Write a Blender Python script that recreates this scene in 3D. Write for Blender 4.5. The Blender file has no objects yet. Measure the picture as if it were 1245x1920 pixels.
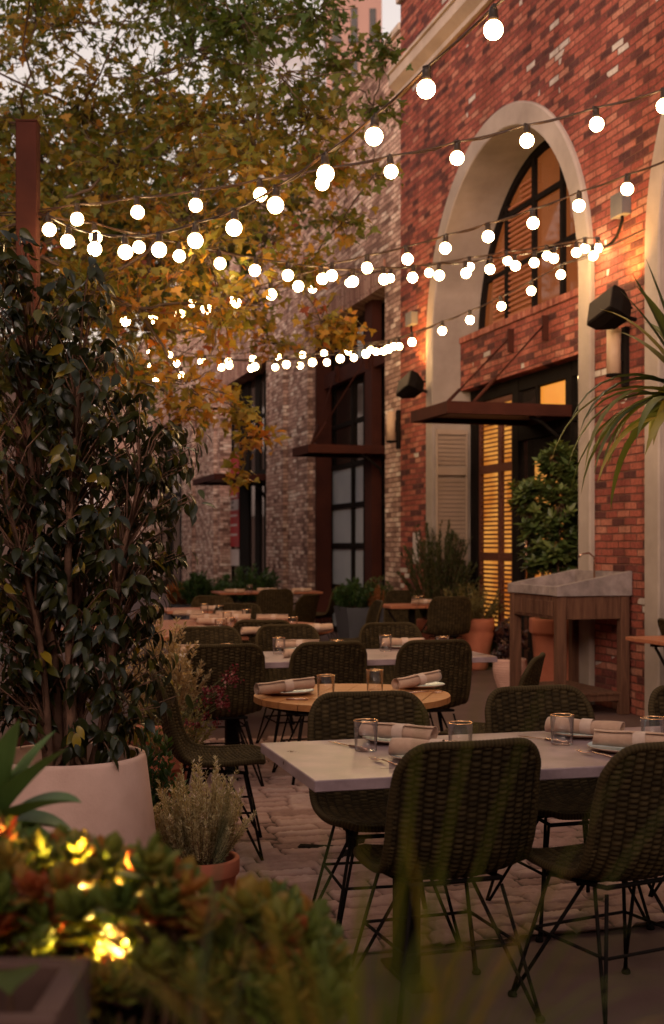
import bpy, math, random
import numpy as np
from mathutils import Vector, Matrix
R = math.radians
random.seed(7)
rng = np.random.default_rng(7)
sc = bpy.context.scene

# ---------------------------------------------------------------- camera, sky, sun, exposure
FPX, CX, HY, CH = 2400.0, 622.5, 1020.0, 1.46          # focal length in photo pixels, centre, horizon row, eye height
cd = bpy.data.cameras.new('camera')
cam = bpy.data.objects.new('camera', cd)
sc.collection.objects.link(cam)
cam.location = (0, 0, CH)
cam.rotation_euler = (R(90), 0, 0)
cd.sensor_fit = 'VERTICAL'
cd.sensor_height = 36.0
cd.sensor_width = 24.0
cd.lens = 36.0*FPX/1920.0
cd.shift_y = (HY-960.0)/1920.0
cd.clip_start = 0.05
cd.clip_end = 800
cd.dof.use_dof = True
cd.dof.focus_distance = 5.0
cd.dof.aperture_fstop = 3.6
cd.dof.aperture_blades = 9
sc.camera = cam

w = bpy.data.worlds.new('World')
sc.world = w
w.use_nodes = True
wn, wl = w.node_tree.nodes, w.node_tree.links
bg = wn['Background']
sky = wn.new('ShaderNodeTexSky')
sky.sky_type = 'NISHITA'
sky.sun_disc = False
SUN_EL, SUN_ROT = 9.0, 200.0
sky.sun_elevation = R(SUN_EL)
sky.sun_rotation = R(SUN_ROT)
sky.air_density = 1.6
sky.dust_density = 4.0
hsv = wn.new('ShaderNodeHueSaturation')
hsv.inputs['Saturation'].default_value = 0.3
mixw = wn.new('ShaderNodeMix'); mixw.data_type = 'RGBA'; mixw.blend_type = 'MULTIPLY'
mixw.inputs['Factor'].default_value = 1.0
mixw.inputs['B'].default_value = (1.0, 0.81, 0.76, 1)
wl.new(sky.outputs[0], hsv.inputs['Color'])
wl.new(hsv.outputs[0], mixw.inputs['A'])
wl.new(mixw.outputs['Result'], bg.inputs['Color'])
bg.inputs['Strength'].default_value = 0.385

sd = bpy.data.lights.new('sun', 'SUN')
sd.energy = 0.12
sd.angle = R(25)
sd.color = (1.0, 0.85, 0.72)
sun = bpy.data.objects.new('sun', sd)
sc.collection.objects.link(sun)
# direction towards the sun: azimuth like the sky texture (rotation from +Y, clockwise)
_az = R(SUN_ROT)
_d = Vector((math.sin(_az)*math.cos(R(40)), math.cos(_az)*math.cos(R(40)), math.sin(R(40))))
sun.rotation_euler = _d.to_track_quat('Z', 'Y').to_euler()

sc.view_settings.view_transform = 'Standard'
sc.view_settings.look = 'None'
sc.view_settings.exposure = 0.0
sc.view_settings.gamma = 1.0
sc.cycles.use_denoising = True
sc.cycles.max_bounces = 8
sc.cycles.transparent_max_bounces = 12
sc.cycles.sample_clamp_indirect = 6.0
sc.cycles.caustics_refractive = False
sc.cycles.caustics_reflective = False

# ---------------------------------------------------------------- helpers
COL = sc.collection
def P(px, py, Y):
    return Vector(((px-CX)/FPX*Y, Y, CH-(py-HY)/FPX*Y))
def G(px, py, z=0.0):                                  # point of height z seen at a pixel
    Y = (CH-z)*FPX/(py-HY)
    return Vector(((px-CX)/FPX*Y, Y, z))

def mesh_np(name, V, F, mat=None, smooth=False, rnd=None, mats=None, midx=None):
    """V (n,3) float; F list of lists or (m,k) int array"""
    me = bpy.data.meshes.new(name)
    V = np.asarray(V, dtype=np.float32)
    me.vertices.add(len(V)); me.vertices.foreach_set('co', V.ravel())
    if isinstance(F, np.ndarray):
        m, k = F.shape
        li = F.ravel().astype(np.int32)
        st = np.arange(0, m*k, k, dtype=np.int32); tot = np.full(m, k, dtype=np.int32)
    else:
        tot = np.array([len(f) for f in F], dtype=np.int32)
        li = np.array([i for f in F for i in f], dtype=np.int32)
        st = np.concatenate(([0], np.cumsum(tot)[:-1])).astype(np.int32)
        m = len(F)
    me.loops.add(len(li)); me.loops.foreach_set('vertex_index', li)
    me.polygons.add(m); me.polygons.foreach_set('loop_start', st); me.polygons.foreach_set('loop_total', tot)
    if smooth: me.polygons.foreach_set('use_smooth', np.ones(m, dtype=bool))
    if mats:
        for q in mats: me.materials.append(q)
        if midx is not None: me.polygons.foreach_set('material_index', np.asarray(midx, dtype=np.int32))
    elif mat: me.materials.append(mat)
    me.update(calc_edges=True)
    if rnd is not None:
        at = me.attributes.new('rnd', 'FLOAT', 'POINT')
        at.data.foreach_set('value', np.asarray(rnd, dtype=np.float32))
    return me

def link(name, me, parent=None, loc=(0,0,0), rot=(0,0,0)):
    o = bpy.data.objects.new(name, me)
    COL.objects.link(o)
    o.location = loc; o.rotation_euler = rot
    if parent: o.parent = parent
    return o

class MB:
    """collects shapes into one mesh"""
    def __init__(s): s.V = []; s.F = []; s.M = []; s.S = []; s.mi = 0; s.T = Matrix.Identity(4)
    def add(s, vs, fs, smooth=False):
        b = len(s.V)
        s.V += [tuple(s.T @ Vector(v)) for v in vs]
        s.F += [[b+i for i in f] for f in fs]
        s.M += [s.mi]*len(fs); s.S += [smooth]*len(fs)
        return s
    def box(s, x0, x1, y0, y1, z0, z1, b=0.0):
        if x0 > x1: x0, x1 = x1, x0
        if y0 > y1: y0, y1 = y1, y0
        if z0 > z1: z0, z1 = z1, z0
        b = min(b, .45*min(x1-x0, y1-y0, z1-z0))
        if b <= 0:
            vs = [(x,y,z) for z in (z0,z1) for y in (y0,y1) for x in (x0,x1)]
            fs = [(0,2,3,1),(4,5,7,6),(0,1,5,4),(2,6,7,3),(0,4,6,2),(1,3,7,5)]
            return s.add(vs, fs)
        # chamfered box: 24 verts
        vs = []; idx = {}
        for ix, (x, xi) in enumerate(((x0, x0+b), (x1, x1-b))):
            for iy, (y, yi) in enumerate(((y0, y0+b), (y1, y1-b))):
                for iz, (z, zi) in enumerate(((z0, z0+b), (z1, z1-b))):
                    idx[ix,iy,iz] = len(vs)
                    vs += [(x, yi, zi), (xi, y, zi), (xi, yi, z)]
        I = idx; fs = []
        for ix in (0,1):
            q = [I[ix,0,0], I[ix,1,0], I[ix,1,1], I[ix,0,1]]; fs.append(q if ix else q[::-1])
        for iy in (0,1):
            q = [I[0,iy,0]+1, I[0,iy,1]+1, I[1,iy,1]+1, I[1,iy,0]+1]; fs.append(q if iy else q[::-1])
        for iz in (0,1):
            q = [I[0,0,iz]+2, I[1,0,iz]+2, I[1,1,iz]+2, I[0,1,iz]+2]; fs.append(q if iz else q[::-1])
        for iy in (0,1):
            for iz in (0,1): fs.append([I[0,iy,iz]+1, I[0,iy,iz]+2, I[1,iy,iz]+2, I[1,iy,iz]+1])
        for ix in (0,1):
            for iz in (0,1): fs.append([I[ix,0,iz], I[ix,0,iz]+2, I[ix,1,iz]+2, I[ix,1,iz]])
        for ix in (0,1):
            for iy in (0,1): fs.append([I[ix,iy,0], I[ix,iy,0]+1, I[ix,iy,1]+1, I[ix,iy,1]])
        for k, v in I.items(): fs.append([v, v+1, v+2])
        return s.add(vs, fs)
    def tube(s, pts, r, n=8, closed=False, cap=True):
        pts = [Vector(p) for p in pts]; m = len(pts)
        rs = r if hasattr(r, '__len__') else [r]*m
        vs = []; up = None
        for i, p in enumerate(pts):
            if closed: t = pts[(i+1) % m]-pts[i-1]
            else: t = pts[min(i+1, m-1)]-pts[max(i-1, 0)]
            t = t.normalized() if t.length > 1e-9 else Vector((0,0,1))
            if up is None:
                up = Vector((0,0,1)) if abs(t.z) < .9 else Vector((1,0,0))
            a = t.cross(up)
            if a.length < 1e-6: a = t.orthogonal()
            a.normalize(); bb = t.cross(a).normalized(); up = -bb if False else a.cross(t)
            for k in range(n):
                th = 2*math.pi*k/n
                vs.append(tuple(p+a*(math.cos(th)*rs[i])+bb*(math.sin(th)*rs[i])))
        fs = []
        for i in range(m if closed else m-1):
            j = (i+1) % m
            for k in range(n):
                l = (k+1) % n
                fs.append((i*n+k, i*n+l, j*n+l, j*n+k))
        s.add(vs, fs, True)
        if cap and not closed:
            b = len(s.V)-len(vs)
            s.F.append([b+k for k in range(n)][::-1]); s.F.append([b+(m-1)*n+k for k in range(n)])
            s.M += [s.mi]*2; s.S += [False]*2
        return s
    def lathe(s, prof, n=32, cx=0, cy=0, poly=False):
        vs = []
        for r, z in prof:
            for k in range(n):
                th = 2*math.pi*(k+.5)/n
                vs.append((cx+r*math.cos(th), cy+r*math.sin(th), z))
        fs = []
        for i in range(len(prof)-1):
            for k in range(n):
                l = (k+1) % n
                fs.append((i*n+k, i*n+l, (i+1)*n+l, (i+1)*n+k))
        s.add(vs, fs, not poly)
        return s
    def disc(s, r, z, n=32, cx=0, cy=0, flip=False):
        vs = [(cx+r*math.cos(2*math.pi*(k+.5)/n), cy+r*math.sin(2*math.pi*(k+.5)/n), z) for k in range(n)]
        f = list(range(n))
        return s.add(vs, [f[::-1] if flip else f])
    def sphere(s, c, r, n=12, m=8, sz=1.0):
        vs = []
        for i in range(m+1):
            ph = math.pi*i/m
            for k in range(n):
                th = 2*math.pi*k/n
                vs.append((c[0]+r*math.sin(ph)*math.cos(th), c[1]+r*math.sin(ph)*math.sin(th), c[2]-sz*r*math.cos(ph)))
        fs = [(i*n+k, i*n+(k+1)%n, (i+1)*n+(k+1)%n, (i+1)*n+k) for i in range(m) for k in range(n)]
        return s.add(vs, fs, True)
    def me(s, name, mats):
        if not isinstance(mats, (list, tuple)): mats = [mats]
        me = mesh_np(name, np.array(s.V, dtype=np.float32).reshape(-1,3), s.F, mats=list(mats), midx=s.M)
        me.polygons.foreach_set('use_smooth', np.array(s.S, dtype=bool))
        me.validate()
        return me
    def build(s, name, mats, parent=None, loc=(0,0,0), rot=(0,0,0)):
        return link(name, s.me(name, mats), parent, loc, rot)

def tag(o, label=None, cat=None, group=None, kind=None):
    if label: o['label'] = label
    if cat: o['category'] = cat
    if group: o['group'] = group
    if kind: o['kind'] = kind
    return o
def thing(name, label, cat, loc=(0,0,0), rz=0.0, group=None):
    o = bpy.data.objects.new(name, None)
    COL.objects.link(o); o.location = loc; o.rotation_euler = (0,0,rz)
    o.empty_display_size = .2
    return tag(o, label, cat, group)
KIDS = {}
def copy_tree(o, parent=None):
    c = o.copy(); COL.objects.link(c)
    if parent: c.parent = parent; c.matrix_parent_inverse = o.matrix_parent_inverse.copy()
    for ch in list(o.children): copy_tree(ch, c)
    return c
def place(proto, used, label, loc, rot=(0,0,0), group=None, scale=None):
    o = copy_tree(proto) if used[0] else proto
    used[0] = True
    o.location = loc; o.rotation_euler = rot
    if scale: o.scale = scale
    o['label'] = label
    if group: o['group'] = group
    return o

# ---------------------------------------------------------------- materials
def newmat(name):
    m = bpy.data.materials.new(name); m.use_nodes = True
    nt = m.node_tree
    return m, nt, nt.nodes, nt.links, nt.nodes['Principled BSDF']
def ramp(nt, stops, fac=None):
    r = nt.nodes.new('ShaderNodeValToRGB')
    e = r.color_ramp.elements
    while len(e) > 1: e.remove(e[-1])
    e[0].position = stops[0][0]; e[0].color = (*stops[0][1], 1)
    for p, c in stops[1:]:
        x = e.new(p); x.color = (*c, 1)
    if fac: nt.links.new(fac, r.inputs[0])
    return r
def noise(nt, scale, detail=4, rough=.55, vec=None, dist=0):
    n = nt.nodes.new('ShaderNodeTexNoise')
    n.inputs['Scale'].default_value = scale; n.inputs['Detail'].default_value = detail
    n.inputs['Roughness'].default_value = rough; n.inputs['Distortion'].default_value = dist
    if vec: nt.links.new(vec, n.inputs['Vector'])
    return n
def ocoord(nt):
    return nt.nodes.new('ShaderNodeTexCoord').outputs['Object']
def math_(nt, op, a, b=None, c=None):
    n = nt.nodes.new('ShaderNodeMath'); n.operation = op
    for i, x in enumerate((a, b, c)):
        if x is None: continue
        if isinstance(x, (int, float)): n.inputs[i].default_value = x
        else: nt.links.new(x, n.inputs[i])
    return n.outputs[0]
def mixc(nt, f, a, b, mode='MIX'):
    n = nt.nodes.new('ShaderNodeMix'); n.data_type = 'RGBA'; n.blend_type = mode
    for s_, x in (('Factor', f), ('A', a), ('B', b)):
        if isinstance(x, (int, float)): n.inputs[s_].default_value = x
        elif isinstance(x, tuple): n.inputs[s_].default_value = (*x, 1)
        else: nt.links.new(x, n.inputs[s_])
    return n.outputs['Result']
def bump(nt, h, strength=.3, dist=.01, nrm=None):
    b = nt.nodes.new('ShaderNodeBump')
    b.inputs['Strength'].default_value = strength; b.inputs['Distance'].default_value = dist
    nt.links.new(h, b.inputs['Height'])
    if nrm: nt.links.new(nrm, b.inputs['Normal'])
    return b.outputs[0]

def mat_noise(name, c0, c1, scale=8, rough=.7, bs=.15, bd=.004, metal=0, fine=90, rr=.12, spec=.25):
    """two-tone mottled surface with fine bump and roughness variation"""
    m, nt, n, l, p = newmat(name)
    oc = ocoord(nt)
    a = noise(nt, scale, 6, .6, oc)
    r = ramp(nt, [(.3, c0), (.7, c1)], a.outputs[0])
    l.new(r.outputs[0], p.inputs['Base Color'])
    f = noise(nt, fine, 5, .6, oc)
    l.new(bump(nt, f.outputs[0], bs, bd), p.inputs['Normal'])
    mr = math_(nt, 'MULTIPLY_ADD', a.outputs[0], rr*2, rough-rr)
    l.new(mr, p.inputs['Roughness'])
    p.inputs['Metallic'].default_value = metal
    p.inputs['Specular IOR Level'].default_value = spec
    return m

def mat_leaf(name, stops, rough=.45, trans=.35, spec=.3, vein=True, tcol=None):
    m, nt, n, l, p = newmat(name)
    at = n.new('ShaderNodeAttribute'); at.attribute_name = 'rnd'
    r = ramp(nt, stops, at.outputs['Fac'])
    nn = noise(nt, 25, 3, .5, ocoord(nt))
    col = mixc(nt, .35, r.outputs[0], mixc(nt, nn.outputs[0], (.45,.45,.45), (1.3,1.3,1.3)), 'MULTIPLY')
    l.new(col, p.inputs['Base Color'])
    p.inputs['Roughness'].default_value = rough
    p.inputs['Specular IOR Level'].default_value = spec
    if trans > 0:
        t = n.new('ShaderNodeBsdfTranslucent')
        l.new(mixc(nt, 1.0, col, tcol or (1.6, 1.3, .5), 'MULTIPLY'), t.inputs['Color'])
        mx = n.new('ShaderNodeMixShader'); mx.inputs[0].default_value = trans
        l.new(p.outputs[0], mx.inputs[1]); l.new(t.outputs[0], mx.inputs[2])
        l.new(mx.outputs[0], n['Material Output'].inputs['Surface'])
    return m

def mat_brick(name, stops, mortar, bw=.215, bh=.0675, vertical=False, bumps=.6, white=0.0, rough=.85, jit=.15):
    """bricks laid in running bond; local x+y runs along the wall, z up"""
    m, nt, n, l, p = newmat(name)
    oc = ocoord(nt)
    sp = n.new('ShaderNodeSeparateXYZ'); l.new(oc, sp.inputs[0])
    wob = noise(nt, 3.5, 2, .5, oc)
    u = math_(nt, 'ADD', sp.outputs[0], sp.outputs[1])
    z = math_(nt, 'ADD', sp.outputs[2], math_(nt, 'MULTIPLY_ADD', wob.outputs[0], .02, -.01))
    if vertical: u, z = z, u
    row = math_(nt, 'DIVIDE', z, bh)
    ri = math_(nt, 'FLOOR', row)
    wr = n.new('ShaderNodeTexWhiteNoise'); wr.noise_dimensions = '1D'; l.new(ri, wr.inputs['W'])
    sh = math_(nt, 'ADD', math_(nt, 'MULTIPLY', ri, .5), math_(nt, 'MULTIPLY', wr.outputs['Value'], .16))
    cu = math_(nt, 'ADD', math_(nt, 'DIVIDE', u, bw), sh)
    ci = math_(nt, 'FLOOR', cu)
    cb = n.new('ShaderNodeCombineXYZ'); l.new(ci, cb.inputs[0]); l.new(ri, cb.inputs[1])
    wn_ = n.new('ShaderNodeTexWhiteNoise'); wn_.noise_dimensions = '2D'; l.new(cb.outputs[0], wn_.inputs['Vector'])
    val = wn_.outputs['Value']
    big = noise(nt, .6, 3, .5, oc)
    v2 = math_(nt, 'ADD', val, math_(nt, 'MULTIPLY_ADD', big.outputs[0], .3, -.15))
    r = ramp(nt, stops, v2); r.color_ramp.interpolation = 'LINEAR'
    fn = noise(nt, 30, 8, .75, oc)
    fq = ramp(nt, [(.32,(.42,.42,.44)),(.68,(1.45,1.4,1.4))], fn.outputs[0])
    col = mixc(nt, .85, r.outputs[0], fq.outputs[0], 'MULTIPLY')
    if white > 0:
        wv = n.new('ShaderNodeSeparateColor'); l.new(wn_.outputs['Color'], wv.inputs[0])
        clump = noise(nt, .9, 2, .5, oc)
        wm = math_(nt, 'MULTIPLY', math_(nt, 'LESS_THAN', wv.outputs[1], white), math_(nt, 'GREATER_THAN', clump.outputs[0], .56))
        col = mixc(nt, wm, col, mixc(nt, fn.outputs[0], (.3,.22,.18), (.8,.72,.64)))
    # mortar mask
    def edge(f, w):
        fr = math_(nt, 'FRACT', f)
        d = math_(nt, 'MINIMUM', fr, math_(nt, 'SUBTRACT', 1.0, fr))
        ms = n.new('ShaderNodeMapRange'); ms.interpolation_type = 'SMOOTHSTEP'
        l.new(d, ms.inputs[0]); ms.inputs[1].default_value = w*.5; ms.inputs[2].default_value = w*1.5
        return ms.outputs[0]
    dn = math_(nt, 'MULTIPLY_ADD', fn.outputs[0], .08, -.04)
    e = math_(nt, 'MULTIPLY', edge(math_(nt, 'ADD', row, dn), .085), edge(math_(nt, 'ADD', cu, math_(nt, 'MULTIPLY', dn, .4)), .028))
    mc = mixc(nt, fn.outputs[0], tuple(x*.6 for x in mortar), tuple(x*1.3 for x in mortar))
    col = mixc(nt, e, mc, col)
    mp = n.new('ShaderNodeMapping'); l.new(oc, mp.inputs[0]); mp.inputs['Scale'].default_value = (1.6, 1.6, .22)
    st = noise(nt, 1.0, 5, .65, mp.outputs[0])
    sr = ramp(nt, [(.38,(.62,.58,.56)),(.55,(1,1,1)),(.75,(1.1,1.06,1.04))], st.outputs[0])
    col = mixc(nt, .8, col, sr.outputs[0], 'MULTIPLY')
    l.new(col, p.inputs['Base Color'])
    h = math_(nt, 'ADD', math_(nt, 'MULTIPLY', e, math_(nt, 'MULTIPLY_ADD', val, .6, .7)), math_(nt, 'MULTIPLY', fn.outputs[0], .35))
    l.new(bump(nt, h, bumps, .020), p.inputs['Normal'])
    p.inputs['Roughness'].default_value = rough
    p.inputs['Specular IOR Level'].default_value = .12
    return m

def mat_emit(name, c, s, c2=None, scale=2):
    m, nt, n, l, p = newmat(name)
    p.inputs['Base Color'].default_value = (.10,.06,.03,1)
    if c2:
        a = noise(nt, scale, 3, .5, ocoord(nt))
        l.new(ramp(nt, [(.3, c), (.7, c2)], a.outputs[0]).outputs[0], p.inputs['Emission Color'])
    else: p.inputs['Emission Color'].default_value = (*c, 1)
    p.inputs['Emission Strength'].default_value = s
    return m

M = {}
M['brick_red'] = mat_brick('red brick', [(.0,(.085,.034,.03)),(.15,(.14,.048,.040)),(.28,(.26,.070,.052)),(.6,(.36,.100,.067)),(.88,(.43,.145,.095)),(1,(.46,.21,.14))], (.20,.088,.064), white=.10, bumps=1.0)
M['brick_pale'] = mat_brick('pale brick', [(.0,(.19,.11,.085)),(.2,(.33,.20,.155)),(.45,(.50,.32,.245)),(.7,(.62,.43,.335)),(.9,(.74,.57,.45)),(1,(.80,.68,.56))], (.17,.10,.075), bumps=.9)
M['soldier'] = mat_brick('soldier course brick', [(.0,(.25,.12,.09)),(.5,(.42,.24,.18)),(1,(.55,.37,.28))], (.2,.11,.09), bw=.38, bh=.0675, vertical=True)
M['brick_sill'] = mat_brick('sill brick', [(.0,(.25,.07,.05)),(.5,(.42,.13,.08)),(1,(.5,.2,.13))], (.28,.12,.09), bw=.3, bh=.0675, vertical=True)
M['plaster'] = mat_noise('cream plaster', (.26,.205,.17), (.41,.33,.275), 1.6, .85, .2, .004)
M['cornice'] = mat_noise('stone cornice', (.36,.28,.22), (.5,.4,.32), 2.5, .85, .25, .006)
M['rust'] = mat_noise('rust brown steel', (.034,.010,.007), (.062,.018,.012), 3, .82, .1, .002, spec=.1)
M['dark_render'] = mat_noise('dark painted render', (.045,.028,.024), (.07,.045,.036), .5, .8, .2, .01)
M['black'] = mat_noise('black painted steel', (.008,.006,.005), (.015,.011,.009), 6, .85, .08, .001, spec=.05)
M['rope'] = None
M['concrete_top'] = mat_noise('concrete table top', (.17,.115,.12), (.40,.285,.295), 7, .32, .12, .0015, fine=45, rr=.14, spec=.5)
M['concrete_pot'] = mat_noise('pale concrete', (.56,.345,.265), (.76,.50,.40), 3.4, .85, .4, .004, fine=120)
M['stone'] = mat_noise('carved grey stone', (.17,.13,.12), (.34,.27,.25), 9, .9, .6, .008, fine=110)
M['terracotta'] = mat_noise('terracotta', (.38,.11,.06), (.52,.18,.10), 4, .8, .2, .003)
M['pinkpot'] = mat_noise('pink glazed clay', (.50,.28,.22), (.62,.38,.30), 4, .6, .15, .002)
M['slate'] = mat_noise('slate grey planter', (.055,.055,.062), (.085,.085,.095), 3, .6, .1, .002)
M['soil'] = mat_noise('soil', (.012,.008,.006), (.035,.022,.015), 14, .95, .9, .02, fine=60)
M['bark'] = mat_noise('bark', (.11,.055,.035), (.22,.115,.07), 16, .85, .7, .006, fine=70)
M['bark_dark'] = mat_noise('dark bark', (.05,.03,.02), (.12,.075,.05), 12, .9, .7, .01, fine=50)
M['plate'] = mat_noise('beige stoneware', (.42,.27,.18), (.52,.36,.26), 9, .35, .05, .001)
M['glaze'] = mat_noise('pale blue glaze', (.36,.47,.50), (.46,.56,.58), 9, .22, .03, .001, spec=.5)
M['steel'] = mat_noise('copper toned steel', (.52,.32,.24), (.66,.44,.34), 9, .25, .03, .0005, metal=1)
M['gold'] = mat_noise('gilded rim', (.75,.42,.20), (.85,.52,.28), 9, .25, .02, .0005, metal=1)
M['cable'] = mat_noise('dark cable', (.03,.014,.008), (.06,.03,.016), 9, .4, .1, .001)
M['socket'] = mat_noise('dark socket', (.02,.013,.01), (.04,.025,.016), 9, .4, .05, .001)
M['speaker'] = mat_noise('brown speaker cloth', (.018,.011,.008), (.03,.019,.014), 9, .7, .3, .001, fine=300, spec=.15)
M['greybox'] = mat_noise('grey metal box', (.10,.09,.09), (.15,.135,.13), 5, .6, .1, .002)
M['sconce'] = mat_noise('cream metal shade', (.42,.28,.18), (.5,.34,.23), 5, .5, .05, .001)
M['bulb'] = mat_emit('lit opal glass', (1.0,.66,.30), 62.0)
def mat_thin_glass(name):
    m, nt, n, l, p = newmat(name)
    n.remove(p)
    t = n.new('ShaderNodeBsdfTransparent'); t.inputs[0].default_value = (.985,.975,.965,1)
    g = n.new('ShaderNodeBsdfGlossy'); g.inputs['Roughness'].default_value = .03
    lw = n.new('ShaderNodeLayerWeight'); lw.inputs[0].default_value = .12
    mx = n.new('ShaderNodeMixShader'); l.new(math_(nt, 'MULTIPLY_ADD', lw.outputs['Fresnel'], .75, .02), mx.inputs[0])
    l.new(t.outputs[0], mx.inputs[1]); l.new(g.outputs[0], mx.inputs[2]); l.new(mx.outputs[0], n['Material Output'].inputs['Surface'])
    return m
def mat_glass(name, col=(1,1,1), rough=0.0):
    m, nt, n, l, p = newmat(name)
    p.inputs['Base Color'].default_value = (*col, 1)
    p.inputs['Transmission Weight'].default_value = 1.0
    p.inputs['Roughness'].default_value = rough
    p.inputs['IOR'].default_value = 1.45
    return m
M['glass'] = mat_thin_glass('drinking glass')
def mat_pane(name, c0, c1, emit=None, es=0, rough=.06, scale=1.2):
    m, nt, n, l, p = newmat(name)
    a = noise(nt, scale, 3, .5, ocoord(nt))
    l.new(ramp(nt, [(.35, c0), (.65, c1)], a.outputs[0]).outputs[0], p.inputs['Base Color'])
    p.inputs['Roughness'].default_value = rough
    p.inputs['Specular IOR Level'].default_value = .45
    l.new(bump(nt, a.outputs[0], .03, .02), p.inputs['Normal'])
    if emit:
        p.inputs['Emission Color'].default_value = (*emit, 1)
        p.inputs['Emission Strength'].default_value = es
    return m
M['pane_dark'] = mat_pane('dark window glass', (.01,.009,.008), (.03,.022,.018))
M['pane_blue'] = mat_pane('frosted door glass', (.28,.32,.37), (.38,.42,.45), rough=.35)
M['pane_warm'] = mat_pane('warm upper window glass', (.07,.022,.01), (.13,.045,.02), (1,.27,.06), .13)  # warm reflections and interior light put into the glass as tint and faint emission
M['lit'] = mat_emit('lamplit interior', (.95,.27,.015), .80, (1,.36,.04), 3)
M['lit_low'] = mat_emit('lamplit interior through slats', (.55,.13,.012), .80, (1,.43,.08), 2.2)

def mat_wood(name, c0, c1, plank=None, rough=.5, axis=0):
    m, nt, n, l, p = newmat(name)
    oc = ocoord(nt)
    mp = n.new('ShaderNodeMapping'); l.new(oc, mp.inputs[0])
    s_ = [14, 14, 14]; s_[axis] = 1.2
    mp.inputs['Scale'].default_value = s_
    a = noise(nt, 2.2, 6, .6, mp.outputs[0], .6)
    r = ramp(nt, [(.3, c0), (.7, c1)], a.outputs[0])
    col = r.outputs[0]
    l.new(col, p.inputs['Base Color'])
    l.new(bump(nt, a.outputs[0], .25, .003), p.inputs['Normal'])
    p.inputs['Specular IOR Level'].default_value = .15
    p.inputs['Roughness'].default_value = rough
    return m
M['teak'] = mat_wood('oiled teak', (.33,.13,.045), (.50,.22,.08), rough=.42, axis=1)
M['teak_red'] = mat_wood('reddish teak', (.30,.10,.05), (.42,.16,.08), rough=.5)
M['oldwood'] = mat_wood('weathered dark wood', (.065,.028,.017), (.16,.075,.044), rough=.85, axis=2)

def mat_linen(name, c0, c1):
    m, nt, n, l, p = newmat(name)
    oc = ocoord(nt)
    a = noise(nt, 22, 4, .6, oc)
    l.new(ramp(nt, [(.3, c0), (.7, c1)], a.outputs[0]).outputs[0], p.inputs['Base Color'])
    wv = n.new('ShaderNodeTexWave'); wv.inputs['Scale'].default_value = 260; l.new(oc, wv.inputs['Vector'])
    b1 = bump(nt, wv.outputs[0], .15, .0006)
    l.new(bump(nt, a.outputs[0], .35, .004, b1), p.inputs['Normal'])
    p.inputs['Roughness'].default_value = .9
    p.inputs['Sheen Weight'].default_value = .2
    return m
M['linen'] = mat_linen('beige linen', (.40,.235,.15), (.52,.33,.22))
M['band'] = mat_linen('paper band', (.52,.36,.27), (.6,.43,.33))

def mat_rope():
    m, nt, n, l, p = newmat('olive rope weave')
    oc = ocoord(nt)
    a = noise(nt, 14, 3, .5, oc)
    at = n.new('ShaderNodeAttribute'); at.attribute_name = 'rnd'
    oi = n.new('ShaderNodeObjectInfo')
    r = ramp(nt, [(.0,(.008,.005,.002)),(.45,(.032,.021,.008)),(1,(.074,.050,.021))], at.outputs['Fac'])
    col = mixc(nt, .5, r.outputs[0], mixc(nt, a.outputs[0], (.6,.6,.6), (1.3,1.3,1.3)), 'MULTIPLY')
    col = mixc(nt, 1.0, col, mixc(nt, oi.outputs['Random'], (.85,.82,.78), (1.25,1.22,1.2)), 'MULTIPLY')
    l.new(col, p.inputs['Base Color'])
    f = noise(nt, 420, 3, .6, oc)
    l.new(bump(nt, f.outputs[0], .5, .0015), p.inputs['Normal'])
    p.inputs['Roughness'].default_value = .72
    p.inputs['Specular IOR Level'].default_value = .10
    return m
M['rope'] = mat_rope()

# ---------------------------------------------------------------- facade frame: u runs along the wall towards the camera, v into the building
TH = R(15.5); cT, sT = math.cos(TH), math.sin(TH)
OX, OY = 1.736, 14.0
RZ = -(math.pi/2-TH)
def W(px, py=None, v=0.0):
    k = (px-CX)/FPX
    Y = (v + cT*OX + OY*sT)/(k*cT+sT)
    u = sT*(k*Y-OX) - cT*(Y-OY)
    return (u, CH-(py-HY)*Y/FPX) if py is not None else u
def WW(u, v, z):                                        # facade coordinates to world
    return Vector((OX + sT*u + cT*v, OY - cT*u + sT*v, z))
# table frame: x along N (away from the wall to the wall), y along the facade away from the camera
NRM = Vector((cT, sT, 0)); DIR = Vector((-sT, cT, 0))

# ---------------------------------------------------------------- ground
M['ground'] = mat_noise('grey brown concrete paving', (.085,.046,.038), (.15,.088,.075), 1.3, .75, .3, .004, fine=80)
def cobble_mat():
    m, nt, n, l, p = newmat('cobble stone')
    oc = ocoord(nt)
    at = n.new('ShaderNodeAttribute'); at.attribute_name = 'rnd'
    r = ramp(nt, [(.0,(.035,.02,.016)),(.18,(.10,.055,.045)),(.3,(.27,.15,.125)),(.65,(.44,.27,.23)),(1,(.58,.41,.36))], at.outputs['Fac'])
    a = noise(nt, 18, 6, .65, oc)
    l.new(mixc(nt, .6, r.outputs[0], mixc(nt, a.outputs[0], (.55,.55,.55), (1.35,1.35,1.35)), 'MULTIPLY'), p.inputs['Base Color'])
    f = noise(nt, 45, 8, .75, oc)
    l.new(bump(nt, f.outputs[0], .9, .012), p.inputs['Normal'])
    p.inputs['Roughness'].default_value = .6
    p.inputs['Specular IOR Level'].default_value = .2
    return m
M['cobble'] = cobble_mat()
g = MB(); g.box(-150, 150, -60, 400, -1.0, 0)
tag(g.build('ground', M['ground']), kind='structure')

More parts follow.
